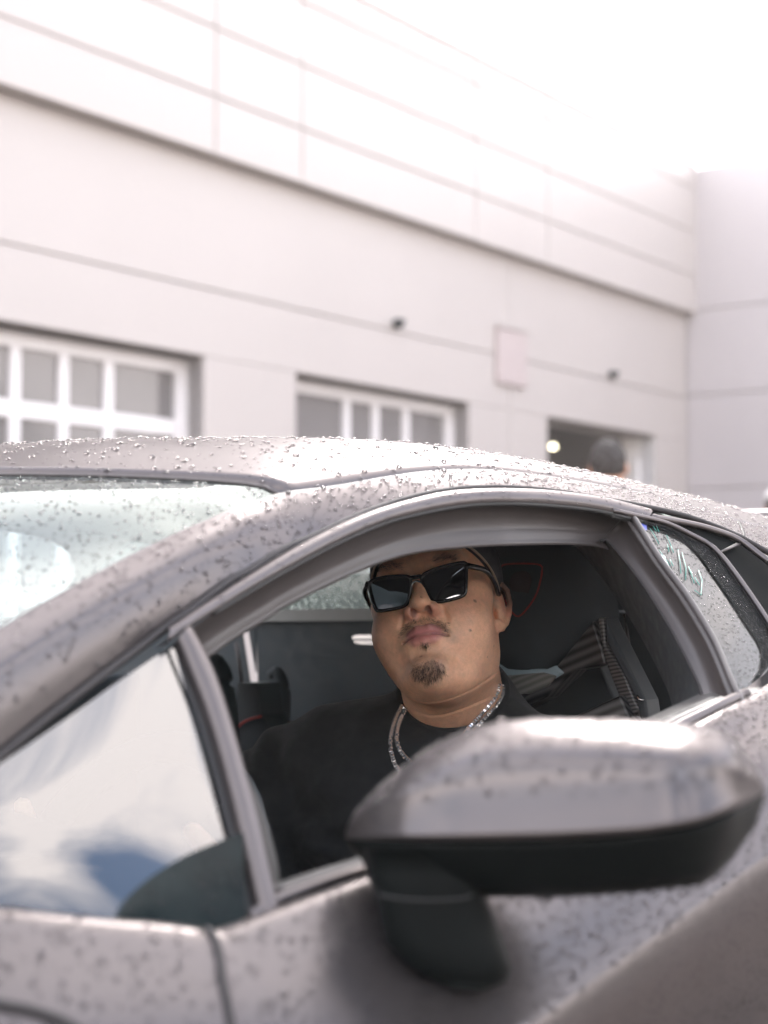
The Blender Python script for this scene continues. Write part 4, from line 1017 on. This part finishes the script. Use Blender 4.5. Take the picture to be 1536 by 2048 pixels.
lo_ = np.minimum.reduce([SHR, SHL, ELR, ELL, HNR, HNL]) - 0.1; hi_ = np.maximum.reduce([SHR, SHL, ELR, ELL, HNR, HNL]) + 0.1
V2, F2 = surface_nets(arm_sdf, lo_, hi_, 0.008, 2)
VB = np.vstack([to_world(V), V2]); FB = np.vstack([F, F2 + len(V)]); CB = np.vstack([C, np.tile(base, (len(V2), 1))])
M_skin = mat('skin', (0.6, 0.36, 0.25), 0.40, vcol=True, noise=(140, 0.10), bump=(620, 0.30), **{'Subsurface Weight': 0.22, 'Subsurface Radius': (1.0, 0.35, 0.18), 'Subsurface Scale': 0.008, 'Specular IOR Level': 0.42})
np_mesh('body', VB, FB, M_skin, driver, CB)
# t-shirt
collar_px = [(806, 1392), (812, 1420), (832, 1442), (880, 1457), (940, 1446), (985, 1425), (1028, 1384)]
c1_, cc, c2_ = hit(836, 1440), hit(880, 1456), hit(975, 1428)
cn = np.cross(c2_ - cc, c1_ - cc); cn /= np.linalg.norm(cn); cn *= np.sign(cn[2]); cn = cn * 0.6 + 0.4 * (FWD * 0.5 + np.array([0, 0, 1.0])) / 1.118; cn /= np.linalg.norm(cn)
ctr = NBASE - cn * ((NBASE - cc) @ cn); e1_ = np.cross(cn, [1, 0, 0]); e1_ /= np.linalg.norm(e1_); e2_ = np.cross(cn, e1_)
aa = np.linspace(0, 2 * math.pi, 72, endpoint=False); dirs_ = np.cos(aa)[:, None] * e1_ + np.sin(aa)[:, None] * e2_; ra_, rb_ = np.zeros(72), np.full(72, 0.16)
for _ in range(24):
    m_ = (ra_ + rb_) / 2; ins = head_sdf(to_head(ctr + dirs_ * m_[:, None])) < 0; ra_ = np.where(ins, m_, ra_); rb_ = np.where(ins, rb_, m_)
cpts = ctr + dirs_ * (ra_ + 0.0035)[:, None]
CH = NBASE + FWD * 0.02 + np.array([0, 0, -0.19]); BE = NBASE + FWD * 0.05 + np.array([0, 0, -0.42])
RDIR = dirR / np.linalg.norm(dirR)
def torso_coord(P, c): Q = P - c; return np.stack([Q @ RDIR, Q @ FWD, Q[:, 2]], -1)
def shirt_sdf(P):
    d = s_ell(torso_coord(P, CH), (0, 0, 0), (0.185, 0.135, 0.21))
    d = smin(d, s_ell(torso_coord(P, BE), (0, 0, 0), (0.19, 0.165, 0.22)), 0.06)
    for sh_, el in ((SHR, ELR), (SHL, ELL)):
        d = smin(d, s_cap(P, NBASE + np.array([0.0, 0, -0.035]), sh_, 0.072, 0.066), 0.05)
        slv = s_cap(P, sh_, sh_ + (el - sh_) * 0.85, 0.068, 0.070); d = smin(d, slv, 0.03)
    d = smin(d, s_cap(P, NBASE + np.array([0.012, 0, 0.01]), NBASE + np.array([0, 0, -.06]), .074, .09), 0.03)
    # folds
    tq = torso_coord(P, CH)
    w1 = np.sin(tq[:, 0] * 62 + tq[:, 2] * 30 + 2.2 * np.sin(tq[:, 2] * 17)) * np.clip((np.abs(tq[:, 0]) - 0.05) / 0.1, 0, 1)
    w2 = np.sin(tq[:, 2] * 55 - tq[:, 0] * 38 + 1.7 * np.sin(tq[:, 0] * 23))
    d = d + 0.0055 * w1 + 0.0030 * w2
    rr_ = np.linalg.norm(tq - np.array([0.17, 0.08, 0.06]), axis=1); an_ = np.arctan2(tq[:, 2] - 0.06, 0.17 - tq[:, 0])
    d = d + 0.004 * np.sin(an_ * 15 + 9 * rr_) * np.exp(-((rr_ - 0.13) / 0.08) ** 2)
    d = np.maximum(d, (P - cc) @ cn - 0.001)
    return d
V3, F3 = surface_nets(shirt_sdf, np.minimum.reduce([SHR, SHL, ELR, ELL, BE]) - 0.2, np.maximum.reduce([SHR, SHL, NBASE]) + np.array([.15, .15, .1]), 0.006, 2)
M_shirt = mat('black_cotton', (0.014, 0.016, 0.017), 0.92, noise=(60, 0.25), bump=(1500, 0.35), **{'Sheen Weight': 0.10, 'Sheen Roughness': 0.5})
shirt = np_mesh('t_shirt', V3, F3, M_shirt, driver)
tube('collar', cpts - cn * 0.004, 0.0065, M_shirt, shirt, 8, closed=True)
# cap
def cap_sdf(p):
    d = s_ell(p, (0, -4, 38), (82, 97, 91)); return np.maximum(d, -(p[:, 2] - (8 + 0.55 * p[:, 1])))
V4, F4 = surface_nets(cap_sdf, (-90, -108, -50), (90, 100, 135), 3.5, 1)
capo = np_mesh('cap', to_world(V4), F4, mat('cap_cloth', (0.02, 0.021, 0.024), 0.85, noise=(80, .2), bump=(900, .2)), driver)
an = np.linspace(0, 2 * math.pi, 80, endpoint=False); cp = []
for a in an:
    x_, y_ = 82.6 * math.sin(a), 0
    # walk round the cap's rim: intersection of plane and ellipsoid
    lo2, hi2 = 0.0, 140.0
    dv = np.array([math.sin(a), math.cos(a), 0.55 * math.cos(a)])
    for _ in range(40):
        m_ = (lo2 + hi2) / 2
        if s_ell((np.array([0, 0, 8.0]) + dv * m_)[None], (0, -4, 38), (82, 97, 91))[0] < 0: lo2 = m_
        else: hi2 = m_
    cp.append(np.array([0, 0, 8.0]) + dv * lo2)
tube('cap_piping', to_world(np.array(cp)), 0.0014, mat('tan_piping', (0.42, 0.33, 0.26), 0.6), capo, 6, closed=True)
# facial hair: short real strands
def hairs(name, poly, n, ln, rad, dirh, spread, parent, col):
    zq = np.array([(700 + x / 4.518, 1080 + y / 4.518) for x, y in poly]); lo3, hi3 = zq.min(0), zq.max(0)
    def inside(x, y):
        c = False; j = len(zq) - 1
        for i in range(len(zq)):
            if (zq[i, 1] > y) != (zq[j, 1] > y) and x < (zq[j, 0] - zq[i, 0]) * (y - zq[i, 1]) / (zq[j, 1] - zq[i, 1]) + zq[i, 0]: c = not c
            j = i
        return c
    pix = []
    while len(pix) < n:
        x, y = rng.uniform(lo3, hi3)
        if inside(x, y): pix.append((x + rng.normal(0, 3.2), y + rng.normal(0, 3.2)))
    pix = np.array(pix)
    D = FW + (pix[:, :1] - 768) / FPX * RT - (pix[:, 1:] - 1024) / FPX * UP; t = np.full(len(pix), 1.5)
    for _ in range(120):
        dd = head_sdf(to_head(CAM + D * t[:, None])) * HS; t += dd * 0.7
        if np.abs(dd).max() < 5e-5: break
    ph = to_head(CAM + D * t[:, None]); ok = np.abs(head_sdf(ph)) < 0.4; ph = ph[ok]
    e = 0.4; nrm = np.stack([head_sdf(ph + e * np.eye(3)[k]) - head_sdf(ph - e * np.eye(3)[k]) for k in range(3)], -1); nrm /= np.linalg.norm(nrm, axis=1)[:, None]
    VV, FF = [], []
    for p_, n__ in zip(ph, nrm):
        d_ = np.array(dirh(p_)) + rng.normal(0, spread, 3) + n__ * 0.35; d_ /= np.linalg.norm(d_)
        L_ = ln * rng.uniform(0.5, 1.25); a_ = np.cross(d_, n__ + 1e-3); a_ /= np.linalg.norm(a_); b_ = np.cross(d_, a_); o = len(VV)
        mid = p_ + d_ * L_ * .55 + n__ * 0.3
        for c_, r_ in ((p_ - n__ * .3, rad), (mid, rad * .8)):
            for k in range(3): VV.append(c_ + r_ * (math.cos(2.09 * k) * a_ + math.sin(2.09 * k) * b_))
        VV.append(p_ + d_ * L_ - n__ * 0.1)
        for k in range(3):
            k2 = (k + 1) % 3; FF.append((o + k, o + k2, o + 3 + k2, o + 3 + k)); FF.append((o + 3 + k, o + 3 + k2, o + 6))
    return mesh_obj(name, to_world(np.array(VV)), FF, col, parent)
M_hair = mat('dark_hair', (0.05, 0.042, 0.037), 0.55)
hairs('goatee', [(585, 1130), (640, 1120), (690, 1090), (770, 1075), (845, 1140), (858, 1190), (810, 1245), (690, 1290), (590, 1245), (552, 1190)], 1100, 8, 0.09, lambda p: (-.25 * np.sign(p[0]) * 0 + 0.05, 0.1, -1), .28, driver, M_hair)
hairs('moustache', [(445, 890), (480, 800), (560, 722), (640, 700), (720, 700), (820, 735), (888, 795), (890, 835), (845, 825), (785, 765), (700, 735), (610, 745), (545, 795), (475, 865)], 900, 4.5, 0.085, lambda p: (np.clip(p[0] / 18, -.8, .8), 0, -.8), .25, driver, M_hair)
hairs('soul_patch', [(640, 935), (725, 930), (705, 965), (650, 978)], 130, 4.5, 0.09, lambda p: (0, 0, -1), .3, driver, M_hair)
hairs('eyebrow', [(160, 300), (240, 245), (380, 215), (485, 210), (485, 245), (380, 255), (250, 285)], 260, 7, 0.09, lambda p: (.9, 0, .25), .2, driver, M_hair)
hairs('eyebrow', [(730, 180), (800, 150), (900, 140), (960, 160), (960, 185), (870, 178), (760, 200)], 260, 7, 0.09, lambda p: (-.9, 0, .25), .2, driver, M_hair)
# sunglasses
sg = bpy.data.objects.new('sunglasses', None); COL.objects.link(sg); sg.parent = driver; sg.matrix_parent_inverse = Matrix.Translation(-driver.location)
sg['label'] = 'black square sunglasses with dark mirrored lenses'
def gl_plane(x): return 99.0 - 0.0028 * x * x
def on_gl(px, py, dy=0):
    r = ray(px, py); o_ = to_head(CAM[None])[0]; e_ = to_head((CAM + r)[None])[0]; dv = e_ - o_; t = 1.5
    for _ in range(40):
        p = o_ + dv * t; t += (gl_plane(p[0]) + 0.27 * p[2] + dy - p[1]) / (dv[1] - 0.27 * dv[2])
    return o_ + dv * t
def zpx(P): return [(700 + x / 4.518, 1080 + y / 4.518) for x, y in P]
M_lens = mat('mirrored_lens', (0.012, 0.014, 0.017), 0.02, **{'Specular IOR Level': 0.5, 'IOR': 3.6})
M_gframe = mat('black_acetate', (0.012, 0.012, 0.013), 0.16)
lens_px = (zpx([(178, 395), (205, 365), (300, 340), (420, 328), (520, 330), (545, 350), (548, 420), (538, 500), (520, 570), (470, 605), (360, 630), (260, 640), (232, 620), (205, 540), (185, 460)]),
           zpx([(648, 345), (660, 318), (760, 268), (880, 232), (1000, 208), (1045, 208), (1052, 260), (1050, 380), (1044, 470), (1020, 505), (930, 535), (820, 558), (755, 556), (730, 530), (690, 450), (655, 385)]))
for lp_ in lens_px:
    P = smooth_poly([on_gl(*q_) for q_ in lp_], 60, True); c_ = P.mean(0); c_[1] = gl_plane(c_[0]) + 0.27 * c_[2] + 1.5
    VV = [c_]; 
    for s_ in (0.35, 0.7, 1.0): 
        for p in P:
            v_ = c_ + (p - c_) * s_; v_[1] = gl_plane(v_[0]) + 0.27 * v_[2] + 1.2 * (1 - s_ ** 2); VV.append(v_)
    n_ = len(P); FF = [(0, 1 + k, 1 + (k + 1) % n_) for k in range(n_)]
    for s_ in range(2): FF += [(1 + s_ * n_ + k, 1 + (s_ + 1) * n_ + k, 1 + (s_ + 1) * n_ + (k + 1) % n_, 1 + s_ * n_ + (k + 1) % n_) for k in range(n_)]
    mesh_obj('lens', to_world(np.array(VV)), FF, M_lens, sg)
    tube('rim', to_world(P + np.array([0, 0.3, 0])), 0.0021, M_gframe, sg, 8, closed=True)
def gtube(name, pts, r, dy=0, par=sg, m=M_gframe): tube(name, to_world(np.array([on_gl(*q_, dy) for q_ in zpx(pts)])), r, m, par, 8, 14)
gtube('bridge', [(540, 345), (575, 338), (600, 336), (630, 328), (655, 335)], 0.0026)
gtube('bridge', [(550, 420), (575, 385), (600, 372), (630, 380), (655, 405)], 0.0013, m=M_chrome)
for sx in (-1, 1):
    oc = on_gl(*zpx([(1058, 232) if sx < 0 else (165, 395)])[0])
    tube('temple', to_world(np.array([oc, (sx * 75, 62, oc[2] + 3), (sx * 78.5, 30, oc[2] - 1), (sx * 77, 4, oc[2] - 5), (sx * 77, -14, 12), (sx * 76, -30, -6)])), [0.0036, 0.0032, 0.0026, .0026, .0024, .0022], M_gframe, sg, 8, 24)
    tube('hinge', to_world(np.array([oc + (0, -2, 2.5), oc + (sx * 1.5, -8, 1.5)])), 0.0011, M_chrome, sg, 6)
# chains: rows of small links
def chain(pxs, m_, lift):
    P = []
    for q_ in smooth_poly(pxs, 26):
        h_ = hit(*q_)
        r = ray(*q_)
        # lies on whichever is in front: neck or shirt
        t = 1.5
        for _ in range(60):
            dd = float(shirt_sdf((CAM + r * t)[None])[0]); t += max(dd * .7, 3e-4) if dd > 0 else 0
            if dd < 5e-4 or t > 2.3: break
        cands = [CAM + r * t] if t < 2.3 else []
        if h_ is not None: cands.append(h_)
        if cands:
            p = min(cands, key=lambda v: np.linalg.norm(v - CAM)); P.append(p - r * lift)
    P = np.array(P)
    for _ in range(6): P[1:-1] = P[1:-1] * .4 + 0.3 * (P[:-2] + P[2:])
    P = smooth_poly(P, int(np.linalg.norm(np.diff(P, axis=0), axis=1).sum() / 0.0030))
    VV, FF = [], []
    for k in range(1, len(P) - 1):
        t = P[k + 1] - P[k - 1]; t /= np.linalg.norm(t); v = CAM - P[k]; v /= np.linalg.norm(v); a = np.cross(t, v); a /= np.linalg.norm(a); o = len(VV)
        b = np.cross(a, t); r1 = 0.0026; tw = rng.normal(0, .35); a, b = a * math.cos(tw) + b * math.sin(tw), b * math.cos(tw) - a * math.sin(tw)
        for c0, c1, c2 in ((1, 1, 0), (-1, 1, 0), (-1, -1, 0), (1, -1, 0), (.55, .55, .8), (-.55, .55, .8), (-.55, -.55, .8), (.55, -.55, .8), (1, 1, -.7), (-1, 1, -.7), (-1, -1, -.7), (1, -1, -.7)):
            VV.append(P[k] + a * c0 * r1 + t * c1 * 0.00125 + b * c2 * 0.0014 * (1 + .3 * (k % 2)))
        FF += [(o, o + 1, o + 5, o + 4), (o + 1, o + 2, o + 6, o + 5), (o + 2, o + 3, o + 7, o + 6), (o + 3, o, o + 4, o + 7), (o + 4, o + 5, o + 6, o + 7)]
        FF += [(o + 9, o + 1, o, o + 8), (o + 10, o + 2, o + 1, o + 9), (o + 11, o + 3, o + 2, o + 10), (o + 8, o, o + 3, o + 11)]
    return mesh_obj('necklace', VV, FF, m_, driver, smooth=False)
M_silver = mat('silver_links', (0.93, 0.91, 0.90), 0.16, 0.8)
chain([(805, 1408), (798, 1422), (786, 1450), (780, 1485), (784, 1515), (796, 1540), (812, 1560)], M_silver, 0.003)
chain([(812, 1412), (805, 1430), (795, 1455), (793, 1480), (800, 1503), (818, 1522), (840, 1536)], M_silver, 0.003)
chain([(998, 1365), (998, 1380), (988, 1398), (972, 1418), (955, 1436), (938, 1455), (925, 1475)], M_silver, 0.003)
chain([(1004, 1366), (1008, 1380), (1001, 1398), (984, 1420), (966, 1440), (952, 1456), (938, 1472)], M_silver, 0.003)

# ------------------------------------------------------------------ people behind the car
def far_person(px, py_top, depth, label, hair_col, hat_col, shirt_col, face_cam):
    top = at_depth(px, py_top, depth); H = top[2]; x0, y0 = top[0], top[1]
    t = thing('person', label, 'person', (x0, y0, 0), 'people standing behind the car')
    a = math.atan2(-y0, -x0) + (0 if face_cam else math.pi); f = np.array([math.cos(a), math.sin(a), 0]); r = np.array([-f[1], f[0], 0]); k = H / 1.75
    def L(rr, ff, z): return np.array([x0, y0, 0]) + r * rr * k + f * ff * k + np.array([0, 0, z * k])
    def loc(P, c): Q = P - c; return np.stack([Q @ r, Q @ f, Q[:, 2]], -1)
    def body(P):
        d = s_ell(loc(P, L(0, 0, 1.635)), (0, 0, 0), (.078 * k, .098 * k, .118 * k))
        d = smin(d, s_ell(loc(P, L(0, .02, 1.57)), (0, 0, 0), (.062 * k, .075 * k, .075 * k)), .03)
        d = smin(d, s_ell(loc(P, L(0, .10, 1.60)), (0, 0, 0), (.012 * k, .018 * k, .02 * k)), .012)
        for s_ in (-1, 1): d = smin(d, s_ell(loc(P, L(s_ * .083, -.005, 1.615)), (0, 0, 0), (.014 * k, .022 * k, .032 * k)), .008)
        d = smin(d, s_cap(P, L(0, -.01, 1.55), L(0, -.02, 1.40), .055 * k, .062 * k), .03)
        for s_ in (-1, 1):
            d = smin(d, s_chain(P, [L(s_ * .19, 0, 1.40), L(s_ * .24, -.01, 1.12), L(s_ * .24, .08, .87)], [.05 * k, .042 * k, .03 * k]), .02)
            d = smin(d, s_ell(loc(P, L(s_ * .24, .10, .80)), (0, 0, 0), (.022 * k, .04 * k, .06 * k)), .02)
            for q_ in range(4): d = smin(d, s_cap(P, L(s_ * .24, .065 + q_ * .022, .77), L(s_ * .235, .075 + q_ * .022, .70 + .008 * abs(q_ - 1.5)), .009 * k, .007 * k), .006)
            d = smin(d, s_cap(P, L(s_ * .22, .13, .82), L(s_ * .21, .15, .76), .011 * k, .008 * k), .006)
        return d
    V_, F_ = surface_nets(body, L(0, 0, .6) - .45, L(0, 0, 1.8) + .45, 0.014, 2)
    np_mesh('body', V_, F_, M_skin, t, np.tile(np.array([.55, .30, .20]), (len(V_), 1)))
    def hr_(P):
        d = s_ell(loc(P, L(0, -.012, 1.648)), (0, 0, 0), (.088 * k, .106 * k, .112 * k)); Q = loc(P, L(0, 0, 1.635))
        return np.maximum(d + .007 * np.sin(Q[:, 0] * 95 + 2 * np.sin(Q[:, 2] * 40)) * np.sin(Q[:, 2] * 80 + Q[:, 1] * 60), -(Q[:, 2] - .5 * Q[:, 1] + .012 + .25 * np.abs(Q[:, 0])))
    V_, F_ = surface_nets(hr_, L(0, 0, 1.45) - .16, L(0, 0, 1.8) + .16, .009, 1); np_mesh('hair', V_, F_, hair_col, t)
    if hat_col:
        def ht(P):
            d = s_ell(loc(P, L(0, -.01, 1.66)), (0, 0, 0), (.096 * k, .114 * k, .112 * k)); Q = loc(P, L(0, 0, 1.66)); d = np.maximum(d, -(Q[:, 2] - .02))
            b = np.maximum(s_ell(Q, (0, .09 * k, .03), (.085 * k, .10 * k, .012)), -100); return smin(d, b, .01)
        V_, F_ = surface_nets(ht, L(0, 0, 1.5) - .22, L(0, 0, 1.85) + .22, .009, 1); np_mesh('cap', V_, F_, hat_col, t)
    def sh_(P):
        d = s_ell(loc(P, L(0, 0, 1.22)), (0, 0, 0), (.19 * k, .12 * k, .26 * k)); d = smin(d, s_ell(loc(P, L(0, 0, 1.0)), (0, 0, 0), (.17 * k, .12 * k, .15 * k)), .08)
        for s_ in (-1, 1): d = smin(d, s_cap(P, L(s_ * .05, -.01, 1.43), L(s_ * .19, 0, 1.40), .055 * k, .062 * k), .04); d = smin(d, s_cap(P, L(s_ * .19, 0, 1.40), L(s_ * .235, -.01, 1.18), .064 * k, .06 * k), .02)
        return d
    V_, F_ = surface_nets(sh_, L(0, 0, .8) - .4, L(0, 0, 1.5) + .4, .016, 1); np_mesh('shirt', V_, F_, shirt_col, t)
    def tr_(P):
        d = s_ell(loc(P, L(0, 0, .92)), (0, 0, 0), (.17 * k, .115 * k, .13 * k))
        for s_ in (-1, 1): d = smin(d, s_chain(P, [L(s_ * .09, 0, .88), L(s_ * .10, .01, .48), L(s_ * .10, -.02, .08)], [.088 * k, .062 * k, .05 * k]), .03)
        return d
    V_, F_ = surface_nets(tr_, L(0, 0, 0) - np.array([.35, .35, 0]), L(0, 0, 1.1) + .35, .018, 1); np_mesh('trousers', V_, F_, M_shirt, t)
    for s_ in (-1, 1):
        def sf(P): return smin(s_ell(loc(P, L(s_ * .10, .07, .04)), (0, 0, 0), (.045 * k, .13 * k, .045 * k)), s_ell(loc(P, L(s_ * .10, -.02, .06)), (0, 0, 0), (.04 * k, .05 * k, .05 * k)), .03)
        V_, F_ = surface_nets(sf, L(s_ * .1, 0, 0) - np.array([.25, .25, -.002]), L(s_ * .1, 0, .15) + .22, .014, 1); np_mesh('shoe', V_, F_, M_dark, t)
    return t
far_person(1216, 882, 7.2, 'dark haired person in front of the open garage door, seen from behind', mat('far_dark_hair', (.022, .017, .015), .8, noise=(60, .5)), None, mat('far_grey_shirt', (.12, .12, .13), .9), False)
far_person(1556, 978, 11.0, 'person in a white cap at the right edge, beyond the rear spoiler', mat('far_dark_hair', (.022, .017, .015), .8, noise=(60, .5)), mat('white_cap_cloth', (.75, .74, .72), .8), mat('far_pink_shirt', (.5, .38, .36), .9), False)

# ------------------------------------------------------------------ raindrops standing on the bodywork
HEMI = []
for i, (rr, zz) in enumerate(((1.0, 0.0), (0.98, 0.30), (0.80, 0.60), (0.45, 0.80))):
    for k in range(8): HEMI.append((rr * math.cos(k * math.pi / 4 + i * .2), rr * math.sin(k * math.pi / 4 + i * .2), zz))
HEMI.append((0, 0, 0.86)); HEMI = np.array(HEMI)
HF = [(i * 8 + k, i * 8 + (k + 1) % 8, (i + 1) * 8 + (k + 1) % 8, (i + 1) * 8 + k) for i in range(3) for k in range(8)]
HT = [(24 + k, 24 + (k + 1) % 8, 32) for k in range(8)]
def project(P):
    q_ = P - CAM; d = q_ @ FW; return np.stack([768 + FPX * (q_ @ RT) / d, 1024 - FPX * (q_ @ UP) / d], -1)
def drops(name, rows, n, rmin, rmax, parent, power=3.0, region=None, outv=(-0.1, -0.6, 0.8), flat=1.0, wm=None, thin=False):
    R = np.array(rows, float); a, b, c, d = R[:-1, :-1], R[1:, :-1], R[1:, 1:], R[:-1, 1:]
    a, b, c, d = [v.reshape(-1, 3) for v in (a, b, c, d)]
    nr = np.cross(c - a, d - b); ar = np.linalg.norm(nr, axis=1); cenq = (a + b + c + d) / 4
    px = project(cenq); ok = (px[:, 0] > -40) & (px[:, 0] < 1590) & (px[:, 1] > 820) & (px[:, 1] < 2100)
    ar = ar * ok; nr = nr / (np.linalg.norm(nr, axis=1)[:, None] + 1e-12); s_ = np.sign(nr @ np.array(outv)); nr = nr * s_[:, None]; up_ = 1
    pick = rng.choice(len(ar), n, p=ar / ar.sum()); u, v = rng.random((2, n, 1))
    P = a[pick] * (1 - u) * (1 - v) + b[pick] * u * (1 - v) + c[pick] * u * v + d[pick] * (1 - u) * v; N = nr[pick] * up_
    if region is not None:
        pp = project(P); k = np.array([region(*q_) for q_ in pp]); P, N = P[k], N[k]; n = len(P)
    if thin:
        k = rng.random(n) < np.clip((P[:, 0] - 0.55) / 0.45, 0.30, 1.0); P, N = P[k], N[k]; n = len(P)
    rad = rmin + (rmax - rmin) * rng.random(n) ** power
    od = np.argsort(-rad); cell = rmax * 2; grid = {}; keep = []
    for k in od:                                                   # drops that touch would run together: keep them apart
        key = tuple((P[k] // cell).astype(int)); good = True
        for dx in (-1, 0, 1):
            for dy in (-1, 0, 1):
                for dz in (-1, 0, 1):
                    for q_ in grid.get((key[0] + dx, key[1] + dy, key[2] + dz), ()):
                        if ((P[k] - P[q_]) ** 2).sum() < (1.15 * (rad[k] + rad[q_])) ** 2: good = False; break
                    if not good: break
                if not good: break
            if not good: break
        if good: keep.append(k); grid.setdefault(key, []).append(k)
    P, N, rad = P[keep], N[keep], rad[keep]; n = len(P)
    T = np.cross(N, np.array([0.3, 0.2, 0.93])); T /= np.linalg.norm(T, axis=1)[:, None]; B = np.cross(N, T)
    sx = rad * rng.uniform(.8, 1.2, n); sy = rad * rng.uniform(.8, 1.35, n); sz = rad * rng.uniform(.75, 1.05, n) * flat
    VV = P[:, None] + HEMI[None, :, :1] * (T * sx[:, None])[:, None] + HEMI[None, :, 1:2] * (B * sy[:, None])[:, None] + (HEMI[None, :, 2:] - 0.06) * (N * sz[:, None])[:, None]
    nH = len(HEMI); off = (np.arange(n) * nH)
    Q = (np.array(HF)[None] + off[:, None, None]).reshape(-1, 4); Tt = (np.array(HT)[None] + off[:, None, None]).reshape(-1, 3)
    # close the tip with quads that repeat the last vertex avoided: use two meshes' worth of polygons
    me = bpy.data.meshes.new(name); vv = VV.reshape(-1, 3).astype(np.float32); me.vertices.add(len(vv)); me.vertices.foreach_set('co', vv.ravel())
    loops = np.r_[Q.ravel(), Tt.ravel()].astype(np.int32); me.loops.add(len(loops)); me.loops.foreach_set('vertex_index', loops)
    st = np.r_[np.arange(len(Q)) * 4, len(Q) * 4 + np.arange(len(Tt)) * 3].astype(np.int32); me.polygons.add(len(st)); me.polygons.foreach_set('loop_start', st)
    me.polygons.foreach_set('use_smooth', np.ones(len(st), bool)); me.update(calc_edges=True); me.materials.append(wm or M_water)
    o = bpy.data.objects.new(name, me); COL.objects.link(o); o.parent = parent; o.matrix_parent_inverse = Matrix.Translation(-world_loc(parent)); o['kind'] = 'stuff'
    return o
drops('raindrops', roof_rows, 9000, 0.0009, 0.0036, car, 3.0, outv=(0, 0, 1))
drops('raindrops', rail, 3200, 0.0007, 0.0023, car, 2.2, thin=True)
strip_rows = np.array([[strip.data.vertices[i * 5 + j].co[:] for j in range(4)] for i in range(len(Dsel))])
drops('raindrops', strip_rows, 260, 0.0006, 0.0016, car)
drops('raindrops', door_rows[:, :22], 5600, 0.0007, 0.0023, car, 1.9, thin=True)
drops('raindrops', door_rows[:, 21:], 1700, 0.0005, 0.0011, car, 2.0, outv=(0, -1, 0))
drops('raindrops', wsr, 1000, 0.0008, 0.0020, car, 2.5, outv=(0, 0, 1), flat=.7)
drops('raindrops', np.array([[rear_glass.data.vertices[i * 12 + j].co[:] for j in range(12)] for i in range(50)]), 1300, 0.0005, 0.0013, car, 2.0)
drops('raindrops', np.array(reflection_rows), 60, 0.0008, 0.0016, car, 1.6)
drops('raindrops', np.array(frit_rows), 1300, 0.0006, 0.0015, car, 1.6)
drops('raindrops', np.array(capR)[:, :22], 460, 0.0011, 0.0025, car, 2.2)
drops('raindrops', np.array([[q_ + np.array([-0.002, 0, 0]) for q_ in (bk(580 + 404 * u, 1221, XB), bk(640 + 340 * u, 1150, XB))] for u in np.linspace(0, 1, 12)]), 520, 0.0020, 0.0034, car, 1.3, outv=(-1, 0, 0), wm=M_clear, flat=1.3)
# a few drops hanging under the mirror
rows_h = np.array([[at_depth(x, np.interp(x, lowc[:, 0], lowc[:, 1]) - .5 + dy, mdepth(x) + .012) for dy in (0, 1.0)] for x in np.linspace(980, 1420, 40)])
drops('raindrops', rows_h, 60, 0.0010, 0.0022, car, 1.5)

# ------------------------------------------------------------------ far trees across the yard, seen only as reflections
tv, tf = [], []
for k in range(5200):
    a = rng.uniform(-2.9, 0.2) ; rad_ = 46 + rng.uniform(-4, 4)
    hmax = 5.5 + 2.2 * math.sin(a * 9) + 1.3 * math.sin(a * 23 + 1)
    z = rng.uniform(0, 1) ** .7 * hmax; s_ = rng.uniform(.35, .8)
    c_ = np.array([rad_ * math.cos(a), rad_ * math.sin(a), z]); e1 = rng.normal(0, 1, 3); e1 /= np.linalg.norm(e1); e2 = np.cross(e1, rng.normal(0, 1, 3)); e2 /= np.linalg.norm(e2)
    o_ = len(tv); tv += [c_ + e1 * s_, c_ + e2 * s_, c_ - e1 * s_, c_ - e2 * s_]; tf.append((o_, o_ + 1, o_ + 2, o_ + 3))
tr = mesh_obj('distant_trees', tv, tf, mat('far_foliage', (0.045, 0.075, 0.03), 0.8, noise=(.5, .4)), smooth=False); tr['kind'] = 'stuff'
tag(tr, 'dark green line of trees across the yard behind the camera', 'trees')

# ------------------------------------------------------------------ haze added to the air of the yard to imitate washed-out glare
hm = bpy.data.materials.new('glare_haze'); hm.use_nodes = True; hn = hm.node_tree; hn.nodes.clear()
pv = hn.nodes.new('ShaderNodeVolumePrincipled'); pv.inputs['Color'].default_value = (1.0, 0.955, 0.94, 1); pv.inputs['Density'].default_value = 0.0028; pv.inputs['Anisotropy'].default_value = 0.65
ho = hn.nodes.new('ShaderNodeOutputMaterial'); hn.links.new(pv.outputs[0], ho.inputs['Volume'])
hz = mesh_obj('haze', box_verts((-52, -52, -1.0), (104, 0, 0), (0, 104, 0), (0, 0, 10.0)), BOXF, hm, smooth=False); hz['kind'] = 'stuff'  # haze volume added to imitate glare
hz['label'] = 'thin pale haze added over the yard as glare'; hz['category'] = 'haze'
